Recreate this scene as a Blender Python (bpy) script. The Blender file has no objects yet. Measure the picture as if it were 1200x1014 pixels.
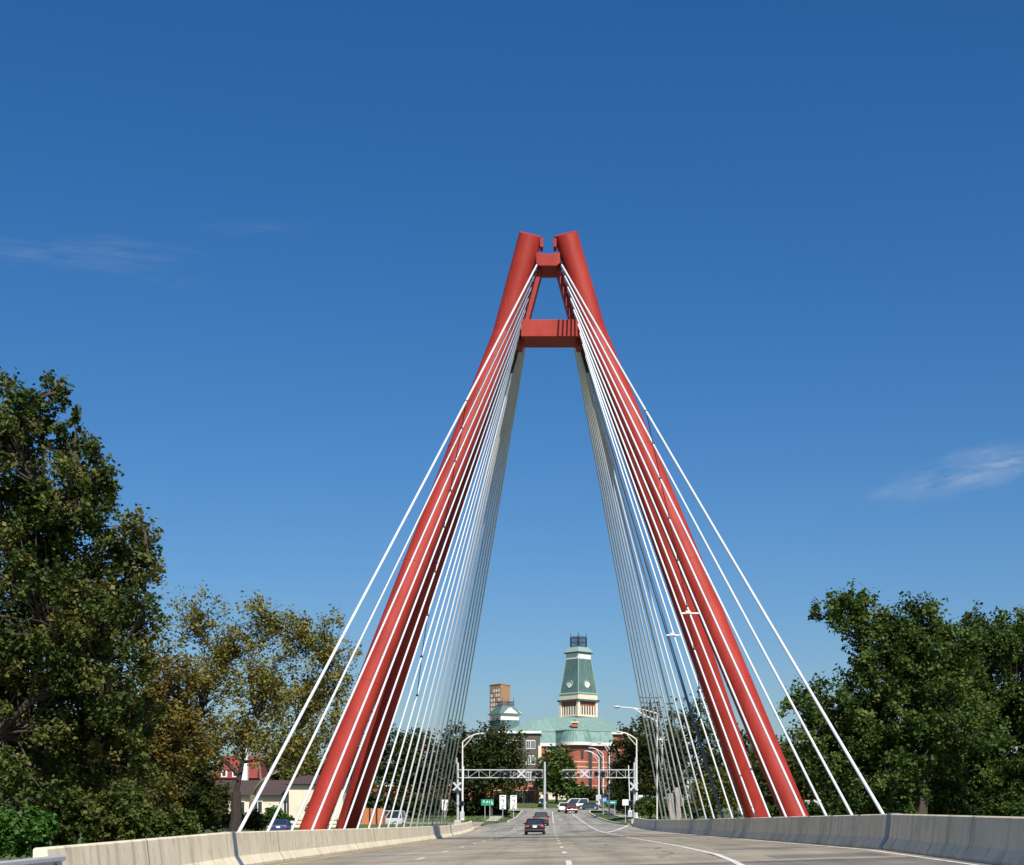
import bpy, math, random
import numpy as np
from mathutils import Vector, Matrix
R = math.radians
random.seed(4)
scene = bpy.context.scene
col = scene.collection
F, VX, HY = 1800.0, 644.0, 965.3        # focal length in photo pixels, vanishing point of the bridge
CZ = 1.02                               # camera height over the middle of the deck

def P(px, py, Y):                       # a photo pixel at a chosen real distance -> world point
    return Vector(((px - VX) * Y / F, Y, CZ + (HY - py) * Y / F))
def X(px, Y): return (px - VX) * Y / F
def Z(py, Y): return CZ + (HY - py) * Y / F

# ------------------------------------------------------------------ materials
def newmat(name):
    m = bpy.data.materials.new(name); m.use_nodes = True
    nt = m.node_tree
    return m, nt, nt.nodes['Principled BSDF']

def mat(name, c, rough=0.6, metal=0.0, var=0.12, scale=3.0, bump=0.0, bscale=40.0, spec=0.5, c2=None, emit=None):
    m, nt, b = newmat(name)
    N, L = nt.nodes, nt.links
    b.inputs['Roughness'].default_value = rough
    b.inputs['Metallic'].default_value = metal
    b.inputs['Specular IOR Level'].default_value = spec
    tc = N.new('ShaderNodeTexCoord')
    n = N.new('ShaderNodeTexNoise'); n.inputs['Scale'].default_value = scale; n.inputs['Detail'].default_value = 6
    n.inputs['Roughness'].default_value = 0.65
    L.new(tc.outputs['Object'], n.inputs['Vector'])
    r = N.new('ShaderNodeValToRGB')
    a = c2 if c2 else tuple(x * (1 - var) for x in c)
    z = c if c2 else tuple(min(1, x * (1 + var)) for x in c)
    r.color_ramp.elements[0].position = .32; r.color_ramp.elements[1].position = .68
    r.color_ramp.elements[0].color = (*a, 1); r.color_ramp.elements[1].color = (*z, 1)
    L.new(n.outputs['Fac'], r.inputs['Fac']); L.new(r.outputs['Color'], b.inputs['Base Color'])
    if bump:
        n2 = N.new('ShaderNodeTexNoise'); n2.inputs['Scale'].default_value = bscale; n2.inputs['Detail'].default_value = 4
        L.new(tc.outputs['Object'], n2.inputs['Vector'])
        bp = N.new('ShaderNodeBump'); bp.inputs['Strength'].default_value = bump; bp.inputs['Distance'].default_value = .02
        L.new(n2.outputs['Fac'], bp.inputs['Height']); L.new(bp.outputs['Normal'], b.inputs['Normal'])
    if emit:
        b.inputs['Emission Color'].default_value = (*emit[0], 1); b.inputs['Emission Strength'].default_value = emit[1]
    return m

def leafmat(name, cols):
    """cols: list of (pos, rgb) over the per leaf tint attribute"""
    m, nt, b = newmat(name); N, L = nt.nodes, nt.links
    at = N.new('ShaderNodeAttribute'); at.attribute_name = 'tint'
    r = N.new('ShaderNodeValToRGB')
    while len(r.color_ramp.elements) < len(cols): r.color_ramp.elements.new(.5)
    for e, (p, c) in zip(r.color_ramp.elements, cols): e.position = p; e.color = (*c, 1)
    L.new(at.outputs['Fac'], r.inputs['Fac']); L.new(r.outputs['Color'], b.inputs['Base Color'])
    b.inputs['Roughness'].default_value = .6; b.inputs['Specular IOR Level'].default_value = .18
    t = N.new('ShaderNodeBsdfTranslucent'); hs = N.new('ShaderNodeHueSaturation')
    hs.inputs['Value'].default_value = 1.3; hs.inputs['Saturation'].default_value = 1.1
    L.new(r.outputs['Color'], hs.inputs['Color']); L.new(hs.outputs['Color'], t.inputs['Color'])
    mx = N.new('ShaderNodeMixShader'); mx.inputs['Fac'].default_value = .28
    L.new(b.outputs[0], mx.inputs[1]); L.new(t.outputs[0], mx.inputs[2])
    L.new(mx.outputs[0], N['Material Output'].inputs['Surface'])
    return m

def stripemat(name, base, band, zs, w, rough=.8, brick=True):
    """brick wall with stone courses at the heights zs (object z), courses modelled as colour of the stone itself"""
    m, nt, b = newmat(name); N, L = nt.nodes, nt.links
    tc = N.new('ShaderNodeTexCoord'); sp = N.new('ShaderNodeSeparateXYZ'); L.new(tc.outputs['Object'], sp.inputs[0])
    n = N.new('ShaderNodeTexNoise'); n.inputs['Scale'].default_value = 1.3; n.inputs['Detail'].default_value = 8
    L.new(tc.outputs['Object'], n.inputs['Vector'])
    r = N.new('ShaderNodeValToRGB')
    r.color_ramp.elements[0].color = (*[x * .72 for x in base], 1); r.color_ramp.elements[1].color = (*[x * 1.2 for x in base], 1)
    r.color_ramp.elements[0].position = .3; r.color_ramp.elements[1].position = .7
    L.new(n.outputs['Fac'], r.inputs['Fac'])
    last = r.outputs['Color']
    for z in zs:
        s = N.new('ShaderNodeMath'); s.operation = 'SUBTRACT'; s.inputs[1].default_value = z; L.new(sp.outputs['Z'], s.inputs[0])
        a = N.new('ShaderNodeMath'); a.operation = 'ABSOLUTE'; L.new(s.outputs[0], a.inputs[0])
        c = N.new('ShaderNodeMath'); c.operation = 'LESS_THAN'; c.inputs[1].default_value = w / 2; L.new(a.outputs[0], c.inputs[0])
        mx = N.new('ShaderNodeMixRGB'); mx.inputs['Color2'].default_value = (*band, 1)
        L.new(c.outputs[0], mx.inputs['Fac']); L.new(last, mx.inputs['Color1']); last = mx.outputs['Color']
    L.new(last, b.inputs['Base Color']); b.inputs['Roughness'].default_value = rough
    return m

def seammat(name, c, c2, pitch=.6):
    """standing seam copper with streaky patina"""
    m, nt, b = newmat(name); N, L = nt.nodes, nt.links
    tc = N.new('ShaderNodeTexCoord'); mp = N.new('ShaderNodeMapping'); mp.inputs['Scale'].default_value = (1.2, 1.2, .22)
    L.new(tc.outputs['Object'], mp.inputs['Vector'])
    n = N.new('ShaderNodeTexNoise'); n.inputs['Scale'].default_value = 1.6; n.inputs['Detail'].default_value = 7; L.new(mp.outputs[0], n.inputs['Vector'])
    r = N.new('ShaderNodeValToRGB'); r.color_ramp.elements[0].position = .36; r.color_ramp.elements[1].position = .64
    r.color_ramp.elements[0].color = (*c2, 1); r.color_ramp.elements[1].color = (*c, 1)
    L.new(n.outputs['Fac'], r.inputs['Fac']); L.new(r.outputs['Color'], b.inputs['Base Color'])
    w = N.new('ShaderNodeTexWave'); w.inputs['Scale'].default_value = 1 / pitch; w.wave_profile = 'SAW'
    L.new(tc.outputs['Object'], w.inputs['Vector'])
    bp = N.new('ShaderNodeBump'); bp.inputs['Strength'].default_value = .25; bp.inputs['Distance'].default_value = .05
    L.new(w.outputs['Fac'], bp.inputs['Height']); L.new(bp.outputs['Normal'], b.inputs['Normal'])
    b.inputs['Roughness'].default_value = .6
    return m

def barriermat():
    m, nt, b = newmat('barrier_concrete'); N, L = nt.nodes, nt.links
    tc = N.new('ShaderNodeTexCoord')
    n = N.new('ShaderNodeTexNoise'); n.inputs['Scale'].default_value = .55; n.inputs['Detail'].default_value = 9; n.inputs['Roughness'].default_value = .7
    L.new(tc.outputs['Object'], n.inputs['Vector'])
    mp = N.new('ShaderNodeMapping'); mp.inputs['Scale'].default_value = (1.5, 2.2, .25); L.new(tc.outputs['Object'], mp.inputs['Vector'])
    n2 = N.new('ShaderNodeTexNoise'); n2.inputs['Scale'].default_value = 1.0; n2.inputs['Detail'].default_value = 6; L.new(mp.outputs[0], n2.inputs['Vector'])
    r = N.new('ShaderNodeValToRGB'); r.color_ramp.elements[0].position = .3; r.color_ramp.elements[1].position = .72
    r.color_ramp.elements[0].color = (.58, .505, .36, 1); r.color_ramp.elements[1].color = (.76, .685, .515, 1)
    L.new(n.outputs['Fac'], r.inputs['Fac'])
    r2 = N.new('ShaderNodeValToRGB'); r2.color_ramp.elements[0].position = .28; r2.color_ramp.elements[1].position = .5
    r2.color_ramp.elements[0].color = (.55, .54, .52, 1); r2.color_ramp.elements[1].color = (1, 1, 1, 1)
    L.new(n2.outputs['Fac'], r2.inputs['Fac'])
    mx = N.new('ShaderNodeMixRGB'); mx.blend_type = 'MULTIPLY'; mx.inputs['Fac'].default_value = .8
    n5 = N.new('ShaderNodeTexNoise'); n5.inputs['Scale'].default_value = 3.2; n5.inputs['Detail'].default_value = 5; L.new(tc.outputs['Object'], n5.inputs['Vector'])
    r5 = N.new('ShaderNodeMapRange'); r5.inputs[1].default_value = .60; r5.inputs[2].default_value = .72; r5.inputs[4].default_value = .45; L.new(n5.outputs['Fac'], r5.inputs[0])
    m5 = N.new('ShaderNodeMixRGB'); m5.inputs['Color2'].default_value = (.24, .21, .16, 1); L.new(r5.outputs[0], m5.inputs['Fac']); L.new(r.outputs['Color'], m5.inputs['Color1'])
    L.new(m5.outputs[0], mx.inputs['Color1']); L.new(r2.outputs['Color'], mx.inputs['Color2'])
    L.new(mx.outputs[0], b.inputs['Base Color']); b.inputs['Roughness'].default_value = .85
    n3 = N.new('ShaderNodeTexNoise'); n3.inputs['Scale'].default_value = 30; L.new(tc.outputs['Object'], n3.inputs['Vector'])
    bp = N.new('ShaderNodeBump'); bp.inputs['Strength'].default_value = .3; bp.inputs['Distance'].default_value = .02
    L.new(n3.outputs['Fac'], bp.inputs['Height']); L.new(bp.outputs['Normal'], b.inputs['Normal'])
    return m

def redmat():
    m, nt, b = newmat('pylon_red'); N, L = nt.nodes, nt.links
    tc = N.new('ShaderNodeTexCoord')
    def noise(scale, sc, det=8):
        mp = N.new('ShaderNodeMapping'); mp.inputs['Scale'].default_value = sc; L.new(tc.outputs['Object'], mp.inputs['Vector'])
        n = N.new('ShaderNodeTexNoise'); n.inputs['Scale'].default_value = scale; n.inputs['Detail'].default_value = det; n.inputs['Roughness'].default_value = .65
        L.new(mp.outputs[0], n.inputs['Vector']); return n
    r = N.new('ShaderNodeValToRGB'); r.color_ramp.elements[0].position = .34; r.color_ramp.elements[1].position = .68
    r.color_ramp.elements[0].color = (.235, .020, .013, 1); r.color_ramp.elements[1].color = (.335, .036, .026, 1)
    L.new(noise(.8, (1, 1, .3)).outputs['Fac'], r.inputs['Fac'])
    last = r.outputs['Color']
    for sc, s, lo, hi, c, f in ((2.2, (1.6, 1.6, .10), .60, .78, (.40, .09, .06), .5), (3.0, (1, 1, .8), .66, .76, (.17, .028, .018), .5), (1.1, (1.2, 1.2, .25), .70, .74, (.48, .15, .10), .5)):
        rr = N.new('ShaderNodeMapRange'); rr.inputs[1].default_value = lo; rr.inputs[2].default_value = hi; rr.inputs[4].default_value = f
        L.new(noise(sc, s).outputs['Fac'], rr.inputs[0])
        mx = N.new('ShaderNodeMixRGB'); mx.inputs['Color2'].default_value = (*c, 1); L.new(rr.outputs[0], mx.inputs['Fac']); L.new(last, mx.inputs['Color1']); last = mx.outputs[0]
    L.new(last, b.inputs['Base Color']); b.inputs['Roughness'].default_value = .6; b.inputs['Specular IOR Level'].default_value = .22
    return m

def roadmat(name, c1, c2, streak=.25):
    m, nt, b = newmat(name); N, L = nt.nodes, nt.links
    tc = N.new('ShaderNodeTexCoord')
    def noise(scale, sc, det=7):
        mp = N.new('ShaderNodeMapping'); mp.inputs['Scale'].default_value = sc; L.new(tc.outputs['Object'], mp.inputs['Vector'])
        n = N.new('ShaderNodeTexNoise'); n.inputs['Scale'].default_value = scale; n.inputs['Detail'].default_value = det
        n.inputs['Roughness'].default_value = .65
        L.new(mp.outputs[0], n.inputs['Vector']); return n
    n = noise(.35, (1, 1, 1), 10)
    r = N.new('ShaderNodeValToRGB'); r.color_ramp.elements[0].position = .3; r.color_ramp.elements[1].position = .7
    r.color_ramp.elements[0].color = (*c1, 1); r.color_ramp.elements[1].color = (*c2, 1)
    L.new(n.outputs['Fac'], r.inputs['Fac'])
    last = r.outputs['Color']
    for sc, lo in (((1.1, .012, 1), .30), ((.04, .35, 1), .32), ((.35, .06, 1), .36)):     # wheel tracks along, joints and rain marks across
        n2 = noise(1.0, sc, 4)
        r2 = N.new('ShaderNodeValToRGB'); r2.color_ramp.elements[0].position = lo; r2.color_ramp.elements[1].position = .55
        r2.color_ramp.elements[0].color = (1 - streak * 1.6,) * 3 + (1,); r2.color_ramp.elements[1].color = (1, 1, 1, 1)
        L.new(n2.outputs['Fac'], r2.inputs['Fac'])
        mx = N.new('ShaderNodeMixRGB'); mx.blend_type = 'MULTIPLY'; mx.inputs['Fac'].default_value = 1
        L.new(last, mx.inputs['Color1']); L.new(r2.outputs['Color'], mx.inputs['Color2']); last = mx.outputs[0]
    L.new(last, b.inputs['Base Color']); b.inputs['Roughness'].default_value = .85
    n3 = N.new('ShaderNodeTexNoise'); n3.inputs['Scale'].default_value = 60; L.new(tc.outputs['Object'], n3.inputs['Vector'])
    bp = N.new('ShaderNodeBump'); bp.inputs['Strength'].default_value = .25; bp.inputs['Distance'].default_value = .01
    L.new(n3.outputs['Fac'], bp.inputs['Height']); L.new(bp.outputs['Normal'], b.inputs['Normal'])
    return m

M = {}
M['red'] = redmat()
M['red_dark'] = mat('pylon_slot', (.03, .012, .011), .8)
M['cable'] = mat('cable_white', (.535, .575, .61), .5, var=.12, scale=.35)
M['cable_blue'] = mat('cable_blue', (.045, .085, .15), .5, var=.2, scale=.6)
M['socket'] = mat('socket_grey', (.25, .25, .24), .5, .4)
M['tie'] = mat('tie_wire', (.03, .03, .035), .6)
M['barrier'] = barriermat()
M['joint'] = mat('joint_steel', (.16, .19, .23), .45, .5, var=.2)
M['galv'] = mat('galvanised', (.50, .52, .54), .4, .35, var=.12, scale=5)
M['pole'] = mat('pole_aluminium', (.62, .61, .58), .5, .0, var=.1, scale=4)
M['lamp_glass'] = mat('lamp_lens', (.75, .74, .68), .3)
M['white'] = mat('white_paint', (.68, .68, .66), .5, var=.05)
M['marking'] = mat('marking_white', (.72, .71, .67), .7, c2=(.42, .40, .35), scale=2.5)
M['marking_y'] = mat('marking_yellow', (.62, .40, .10), .7, c2=(.42, .33, .19), scale=2.0)
M['buck'] = mat('crossbuck_white', (.42, .45, .48), .5, var=.08)
M['black'] = mat('black_paint', (.015, .015, .017), .5)
M['deck'] = roadmat('deck_concrete', (.245, .213, .16), (.35, .308, .225), .16)
M['asphalt'] = roadmat('asphalt_grey', (.235, .22, .19), (.34, .325, .285), .18)
M['asphalt_d'] = roadmat('asphalt_dark', (.15, .135, .115), (.23, .21, .18), .2)
M['conc'] = mat('concrete', (.42, .39, .33), .85, var=.22, scale=.8, bump=.2)
M['tan'] = mat('shoulder_tan', (.42, .34, .24), .9, var=.2, scale=.8)
M['grass'] = mat('grass', (.075, .115, .022), .9, c2=(.035, .058, .012), scale=.35, bump=.6, bscale=9)
M['grass_dry'] = mat('blades', (.10, .14, .03), .8, c2=(.05, .085, .015), scale=1.0)
M['bark'] = mat('bark', (.05, .038, .027), .9, var=.4, scale=6, bump=.6, bscale=20)
M['bark_l'] = mat('bark_pale', (.17, .13, .09), .9, var=.35, scale=6, bump=.6, bscale=20)
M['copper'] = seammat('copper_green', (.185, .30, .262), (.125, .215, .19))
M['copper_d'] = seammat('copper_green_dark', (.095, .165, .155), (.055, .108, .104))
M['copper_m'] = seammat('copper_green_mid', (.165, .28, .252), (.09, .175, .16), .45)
M['copper_edge'] = mat('copper_edge', (.19, .30, .255), .6)
M['stone'] = mat('limestone', (.62, .56, .44), .8, var=.12, scale=1.5)
M['brick'] = mat('brick_red', (.29, .08, .048), .85, var=.2, scale=2)
M['iron'] = mat('wrought_iron', (.02, .035, .06), .5)
M['glass'] = mat('window_glass', (.02, .028, .035), .08, spec=.8)
M['cream'] = mat('cream_wall', (.60, .54, .41), .8, var=.08, scale=.8)
M['roof_br'] = mat('roof_brown', (.055, .035, .032), .8, var=.25, scale=4)
M['roof_red'] = mat('roof_red', (.19, .036, .028), .7, var=.2, scale=3)
M['siding'] = mat('siding_dark', (.075, .07, .058), .8, var=.12, scale=3)
M['tower_tan'] = mat('tower_tan', (.36, .22, .12), .8, var=.08, scale=.4)
M['tower_grey'] = mat('tower_grey', (.28, .24, .20), .8, var=.08, scale=.4)
M['rubber'] = mat('rubber', (.018, .018, .018), .8)
M['chrome'] = mat('chrome', (.6, .6, .6), .2, .9)
M['tail'] = mat('tail_light', (.5, .03, .03), .2, emit=((1, .25, .2), .06))
M['plate'] = mat('plate', (.75, .75, .72), .4)
M['green_sign'] = mat('sign_green', (.01, .22, .13), .5, var=.05)
M['blue_sign'] = mat('sign_blue', (.02, .12, .34), .5, var=.05)
M['teal_sign'] = mat('sign_teal', (.02, .22, .2), .5, var=.05)
M['dark_bark'] = mat('bark_dark', (.03, .023, .017), .9, var=.4, scale=6)
def paint(name, c, rough=.35): return mat(name, c, rough, .0, var=.03, spec=.35)

M['leaf_big'] = leafmat('leaf_cottonwood', [(0, (.026, .046, .012)), (.40, (.055, .082, .018)), (.66, (.095, .115, .026)), (.86, (.125, .10, .032)), (1, (.18, .18, .07))])
M['leaf_olive'] = leafmat('leaf_olive', [(0, (.075, .088, .02)), (.45, (.15, .148, .032)), (.75, (.205, .18, .042)), (1, (.26, .22, .075))])
M['leaf_ochre'] = leafmat('leaf_ochre', [(0, (.055, .055, .014)), (.5, (.125, .10, .022)), (.8, (.165, .115, .024)), (1, (.10, .13, .03))])
M['leaf_green'] = leafmat('leaf_green', [(0, (.026, .05, .012)), (.5, (.055, .095, .02)), (.8, (.095, .135, .032)), (1, (.14, .17, .05))])
M['leaf_dark'] = leafmat('leaf_dark', [(0, (.014, .024, .006)), (.5, (.034, .048, .012)), (.85, (.062, .068, .016)), (1, (.09, .085, .025))])
M['leaf_ivy'] = leafmat('leaf_ivy', [(0, (.022, .062, .010)), (.5, (.045, .115, .018)), (1, (.095, .17, .04))])

# ------------------------------------------------------------------ mesh helpers
class MB:
    def __init__(s): s.v, s.f = [], []
    def quad(s, a, b, c, d):
        n = len(s.v); s.v += [tuple(a), tuple(b), tuple(c), tuple(d)]; s.f.append((n, n+1, n+2, n+3)); return s
    def box(s, c, size, rz=0.0, mtx=None, bev=0.0):
        n = len(s.v); hx, hy, hz = size[0]/2, size[1]/2, size[2]/2
        cr, sr = math.cos(rz), math.sin(rz)
        for x, y, z in ((-hx,-hy,-hz),(hx,-hy,-hz),(hx,hy,-hz),(-hx,hy,-hz),(-hx,-hy,hz),(hx,-hy,hz),(hx,hy,hz),(-hx,hy,hz)):
            p = Vector((x*cr - y*sr, x*sr + y*cr, z))
            if mtx: p = mtx @ Vector((x, y, z))
            s.v.append((c[0]+p.x, c[1]+p.y, c[2]+p.z))
        for f in ((0,3,2,1),(4,5,6,7),(0,1,5,4),(1,2,6,5),(2,3,7,6),(3,0,4,7)): s.f.append(tuple(i+n for i in f))
        return s
    def bar(s, a, b, w, h=None, up=(0,0,1)):
        """rectangular bar from a to b"""
        a, b = Vector(a), Vector(b); h = h or w
        d = (b-a); L = d.length; d.normalize(); u = Vector(up)
        if abs(d.dot(u)) > .98: u = Vector((0,1,0))
        sx = d.cross(u).normalized(); sz = sx.cross(d).normalized()
        m = Matrix((sx, d, sz)).transposed()
        return s.box((a+b)/2, (w, L, h), mtx=m)
    def tube(s, pts, r, n=12, caps=True):
        pts = [Vector(p) for p in pts]
        rs = r if isinstance(r, (list, tuple)) else [r]*len(pts)
        base = len(s.v); ref = None
        for i, p in enumerate(pts):
            d = (pts[min(i+1, len(pts)-1)] - pts[max(i-1, 0)]).normalized()
            if ref is None: ref = Vector((0,0,1)) if abs(d.z) < .9 else Vector((1,0,0))
            u = d.cross(ref).normalized(); w = u.cross(d).normalized(); ref = w
            for k in range(n):
                a = 2*math.pi*k/n
                s.v.append(tuple(p + (u*math.cos(a) + w*math.sin(a))*rs[i]))
        for i in range(len(pts)-1):
            for k in range(n):
                a = base+i*n+k; b2 = base+i*n+(k+1) % n
                s.f.append((a, a+n, b2+n, b2))
        if caps:
            s.f.append(tuple(base+k for k in range(n))); s.f.append(tuple(base+(len(pts)-1)*n+k for k in reversed(range(n))))
        return s
    def loft(s, rings, close=True, caps=True):
        """list of equal length rings of points"""
        base = len(s.v); n = len(rings[0])
        for r in rings: s.v += [tuple(p) for p in r]
        for i in range(len(rings)-1):
            for k in range(n if close else n-1):
                a = base+i*n+k; b2 = base+i*n+(k+1) % n
                s.f.append((a, b2, b2+n, a+n))
        if caps and close:
            s.f.append(tuple(base+k for k in reversed(range(n)))); s.f.append(tuple(base+(len(rings)-1)*n+k for k in range(n)))
        return s
    def disc(s, c, r, axis=(0,-1,0), h=.05, n=20):
        a = Vector(axis).normalized(); c = Vector(c)
        return s.tube([c - a*h/2, c + a*h/2], r, n)
    def frustum(s, cx, cy, z0, z1, a0, b0, a1, b1, rz=0):
        rings = []
        for z, a, b in ((z0, a0, b0), (z1, a1, b1)):
            rings.append([(cx + x*math.cos(rz) - y*math.sin(rz), cy + x*math.sin(rz) + y*math.cos(rz), z) for x, y in ((-a,-b),(a,-b),(a,b),(-a,b))])
        return s.loft(rings)
    def sphere(s, c, r, n=10, m=6, sz=1.0):
        rings = []
        for i in range(m+1):
            t = -math.pi/2 + math.pi*i/m
            rr = max(.001, r*math.cos(t))
            rings.append([(c[0]+rr*math.cos(2*math.pi*k/n), c[1]+rr*math.sin(2*math.pi*k/n), c[2]+r*sz*math.sin(t)) for k in range(n)])
        return s.loft(rings)
    def build(s, name, m, parent=None, smooth=False, bevel=0.0, loc=None):
        me = bpy.data.meshes.new(name)
        me.from_pydata(s.v, [], s.f); me.update()
        me.materials.append(m)
        o = bpy.data.objects.new(name, me); col.objects.link(o)
        if parent is not None:
            o.parent = parent
            o.matrix_parent_inverse = parent_inv(parent)
        elif loc is not None:
            l = Vector(loc); me.transform(Matrix.Translation(-l)); o.location = l
        if smooth:
            for p in me.polygons: p.use_smooth = True
            try: me.set_sharp_from_angle(angle=R(38))
            except Exception: pass
        if bevel:
            md = o.modifiers.new('bevel', 'BEVEL'); md.width = bevel; md.segments = 2; md.limit_method = 'ANGLE'
        return o

def parent_inv(p):
    m = Matrix.LocRotScale(p.location, p.rotation_euler, None)
    if p.parent: m = parent_world(p.parent) @ p.matrix_parent_inverse @ m
    return m.inverted()
def parent_world(p):
    m = Matrix.LocRotScale(p.location, p.rotation_euler, None)
    if p.parent: m = parent_world(p.parent) @ p.matrix_parent_inverse @ m
    return m

def tag(o, label=None, cat=None, group=None, kind=None):
    if label: o['label'] = label
    if cat: o['category'] = cat
    if group: o['group'] = group
    if kind: o['kind'] = kind
    return o
def thing(name, label, cat, loc=(0,0,0), rz=0.0, group=None):
    o = bpy.data.objects.new(name, None); col.objects.link(o); o.empty_display_size = .3
    o.location = loc; o.rotation_euler = (0, 0, rz)
    return tag(o, label, cat, group)
def copy_tree(o, parent=None):
    c = o.copy(); col.objects.link(c)
    if parent is not None: c.parent = parent
    for ch in [x for x in bpy.data.objects if x.parent == o]: copy_tree(ch, c)
    return c

# ------------------------------------------------------------------ ground heights (relative to the camera)
ZR_Y = [0, 45, 100, 140, 160, 180, 200, 240, 280, 300, 320, 360, 400, 450, 6000]
ZR_Z = [-1.58, -1.04, -1.02, -.97, -.86, -.62, -.08, .92, 2.05, 2.7, 3.4, 5.0, 6.1, 6.6, 7.0]
def zr(y): return float(np.interp(y, ZR_Y, ZR_Z))
def kx(y): return float(np.interp(y, [0, 175, 215, 6000], [1, 1, .15, 0]))
def road_z(x, y): return CZ + zr(y) + .0285*max(-14, min(14, x))*kx(y)
ZT_Y = [-6000, 118, 150, 190, 205, 240, 280, 310, 330, 375, 450, 9000]
ZT_Z = [-2.6, -2.6, -.75, -.12, .0, .85, 1.98, 3.0, 4.3, 5.9, 6.6, 8.0]
def in_street(x, y, m=0.0):
    if y < 305 and -10.4-m < x < 10.6+m and y < 200: return True
    if 190 < y < 312+m and -5.6-m < x < 9.6+m: return True
    if 196-m < y < 214+m and -120 < x < 0: return True
    if 292-m < y < 312+m and abs(x) < 90: return True
    return False
def terr_z(x, y):
    z = CZ + float(np.interp(y, ZT_Y, ZT_Z))
    if 300 > y > 120 and x < -30: z += min(.5, (-30-x)*.02)
    if in_street(x, y, 1.6): z = min(z, road_z(x, y)) - .35
    return z

def axis(segs):
    out = []
    for a, b, st in segs: out += list(np.arange(a, b, st))
    return out + [segs[-1][1]]
gx = axis([(-5000, -800, 700), (-800, -140, 60), (-140, -40, 10), (-40, 40, 1.6), (40, 140, 10), (140, 800, 60), (800, 5000, 700)])
gy = axis([(-600, 0, 100), (0, 110, 6), (110, 330, 1.7), (330, 520, 8), (520, 900, 40), (900, 6000, 600)])
g = MB()
for y in gy:
    for x in gx: g.v.append((x, y, terr_z(x, y) + (random.uniform(-.05, .05) if not in_street(x, y, 2) else 0)))
nx = len(gx)
for j in range(len(gy)-1):
    for i in range(nx-1):
        a = j*nx+i; g.f.append((a, a+1, a+1+nx, a+nx))
tag(g.build('ground', M['grass'], smooth=True), kind='structure')

def sheet(name, m, x0, x1, y0, y1, lift=0.0, stepx=2.0, stepy=5.0, fx0=None, fx1=None, zf=road_z, kind='structure'):
    """a sheet following the road surface; fx0/fx1 give curved sides"""
    b = MB()
    ys = sorted(set([y0, y1] + [v for v in np.arange(math.ceil(y0/stepy)*stepy, y1, stepy)]))
    nxs = max(2, int(round(abs(x1-x0)/stepx))+1)
    for y in ys:
        a = fx0(y) if fx0 else x0; c = fx1(y) if fx1 else x1
        for i in range(nxs):
            x = a + (c-a)*i/(nxs-1); b.v.append((x, y, zf(x, y) + lift))
    for j in range(len(ys)-1):
        for i in range(nxs-1):
            a = j*nxs+i; b.f.append((a, a+1, a+1+nxs, a+nxs))
    if name is None: return b
    return tag(b.build(name, m), kind=kind)

# bridge deck: concrete top with a deep edge beam on each side
sheet('road', M['deck'], -9.5, 10.2, 39, 137)
sheet('road', M['asphalt_d'], -9.5, 10.2, -8, 39, 0)
sheet('street', M['asphalt'], -9.5, 10.2, 137, 187)
rx = lambda y: float(np.interp(y, [187, 200, 230, 270, 292], [9.9, 8.4, 7.4, 6.9, 7.5]))
lx = lambda y: float(np.interp(y, [187, 196, 214, 240, 292], [-9.5, -9.0, -5.6, -5.0, -5.0]))
sheet('street', M['asphalt'], -9, 9, 187, 292, 0, fx0=lx, fx1=rx, stepy=4)
sheet('cross_street', M['asphalt'], -110, -9, 196, 214, .0, zf=lambda x, y: road_z(-8.9, y))
sheet('cross_street', M['asphalt'], -85, 85, 292, 311, .0, zf=lambda x, y: road_z(0, y))
sheet('road_shoulder', M['tan'], -13, -8.9, 183, 197, .03, fx0=lambda y: float(np.interp(y, [183, 197], [-9.6, -13])), fx1=lambda y: float(np.interp(y, [183, 197], [-9.4, -8.3])))
for y0, w in ((38.6, .5), (136.4, .9)):
    sheet('expansion_joint', M['asphalt_d'], -9.3, 9.9, y0, y0+w, .006)
for i_, yy in enumerate(np.arange(48.5, 135, 9.6)):
    sheet('deck_joint', M['asphalt_d'], -9.0, 9.7, yy, yy+.07, .005)
for x0_, x1_, y0_, y1_ in ((-7.6, -5.2, 58, 64), (1.2, 3.9, 71, 79), (5.6, 8.6, 50, 53), (-3.4, -1.0, 98, 108), (1.5, 4.2, 150, 158), (-3.6, -.5, 168, 174), (2.0, 4.0, 222, 228), (6.0, 9.0, 40.5, 43)):
    sheet('road_patch', M['asphalt_d'] if y0_ > 140 or x0_ > 5 else M['asphalt'], x0_, x1_, y0_, y1_, .0045)
rngc = random.Random(3); cb_ = MB()
for k in range(16):
    x_, y_ = rngc.uniform(-8, 8.5), rngc.uniform(38, 120); pts_ = []
    for j in range(9):
        pts_.append((x_, y_)); x_ += rngc.uniform(-.5, .5); y_ += rngc.uniform(.4, 1.6)
    for (xa_, ya_), (xb_, yb_) in zip(pts_[:-1], pts_[1:]):
        cb_.quad(*[(x, y, road_z(x, y)+.0075) for x, y in ((xa_-.03, ya_), (xa_+.03, ya_), (xb_+.03, yb_), (xb_-.03, yb_))])
tag(cb_.build('road_cracks', M['asphalt_d']), kind='structure')
b = MB()
for s, xe in ((-1, -9.56), (1, 10.26)):
    for y0, y1 in ((45, 95), (95, 145)):
        zt0, zt1 = road_z(xe, y0), road_z(xe, y1)
        xi, xo = xe, xe + s*.75
        ring = lambda y, z: [(xi, y, z-.02), (xo, y, z-.06), (xo, y, z-1.5), (xi, y, z-1.5)]
        b.loft([ring(y0, zt0), ring(y1, zt1)])
b.box((.35, 95, CZ-1.85), (19.0, 100, .8))
tag(b.build('bridge_deck', M['conc']), kind='structure')

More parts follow.
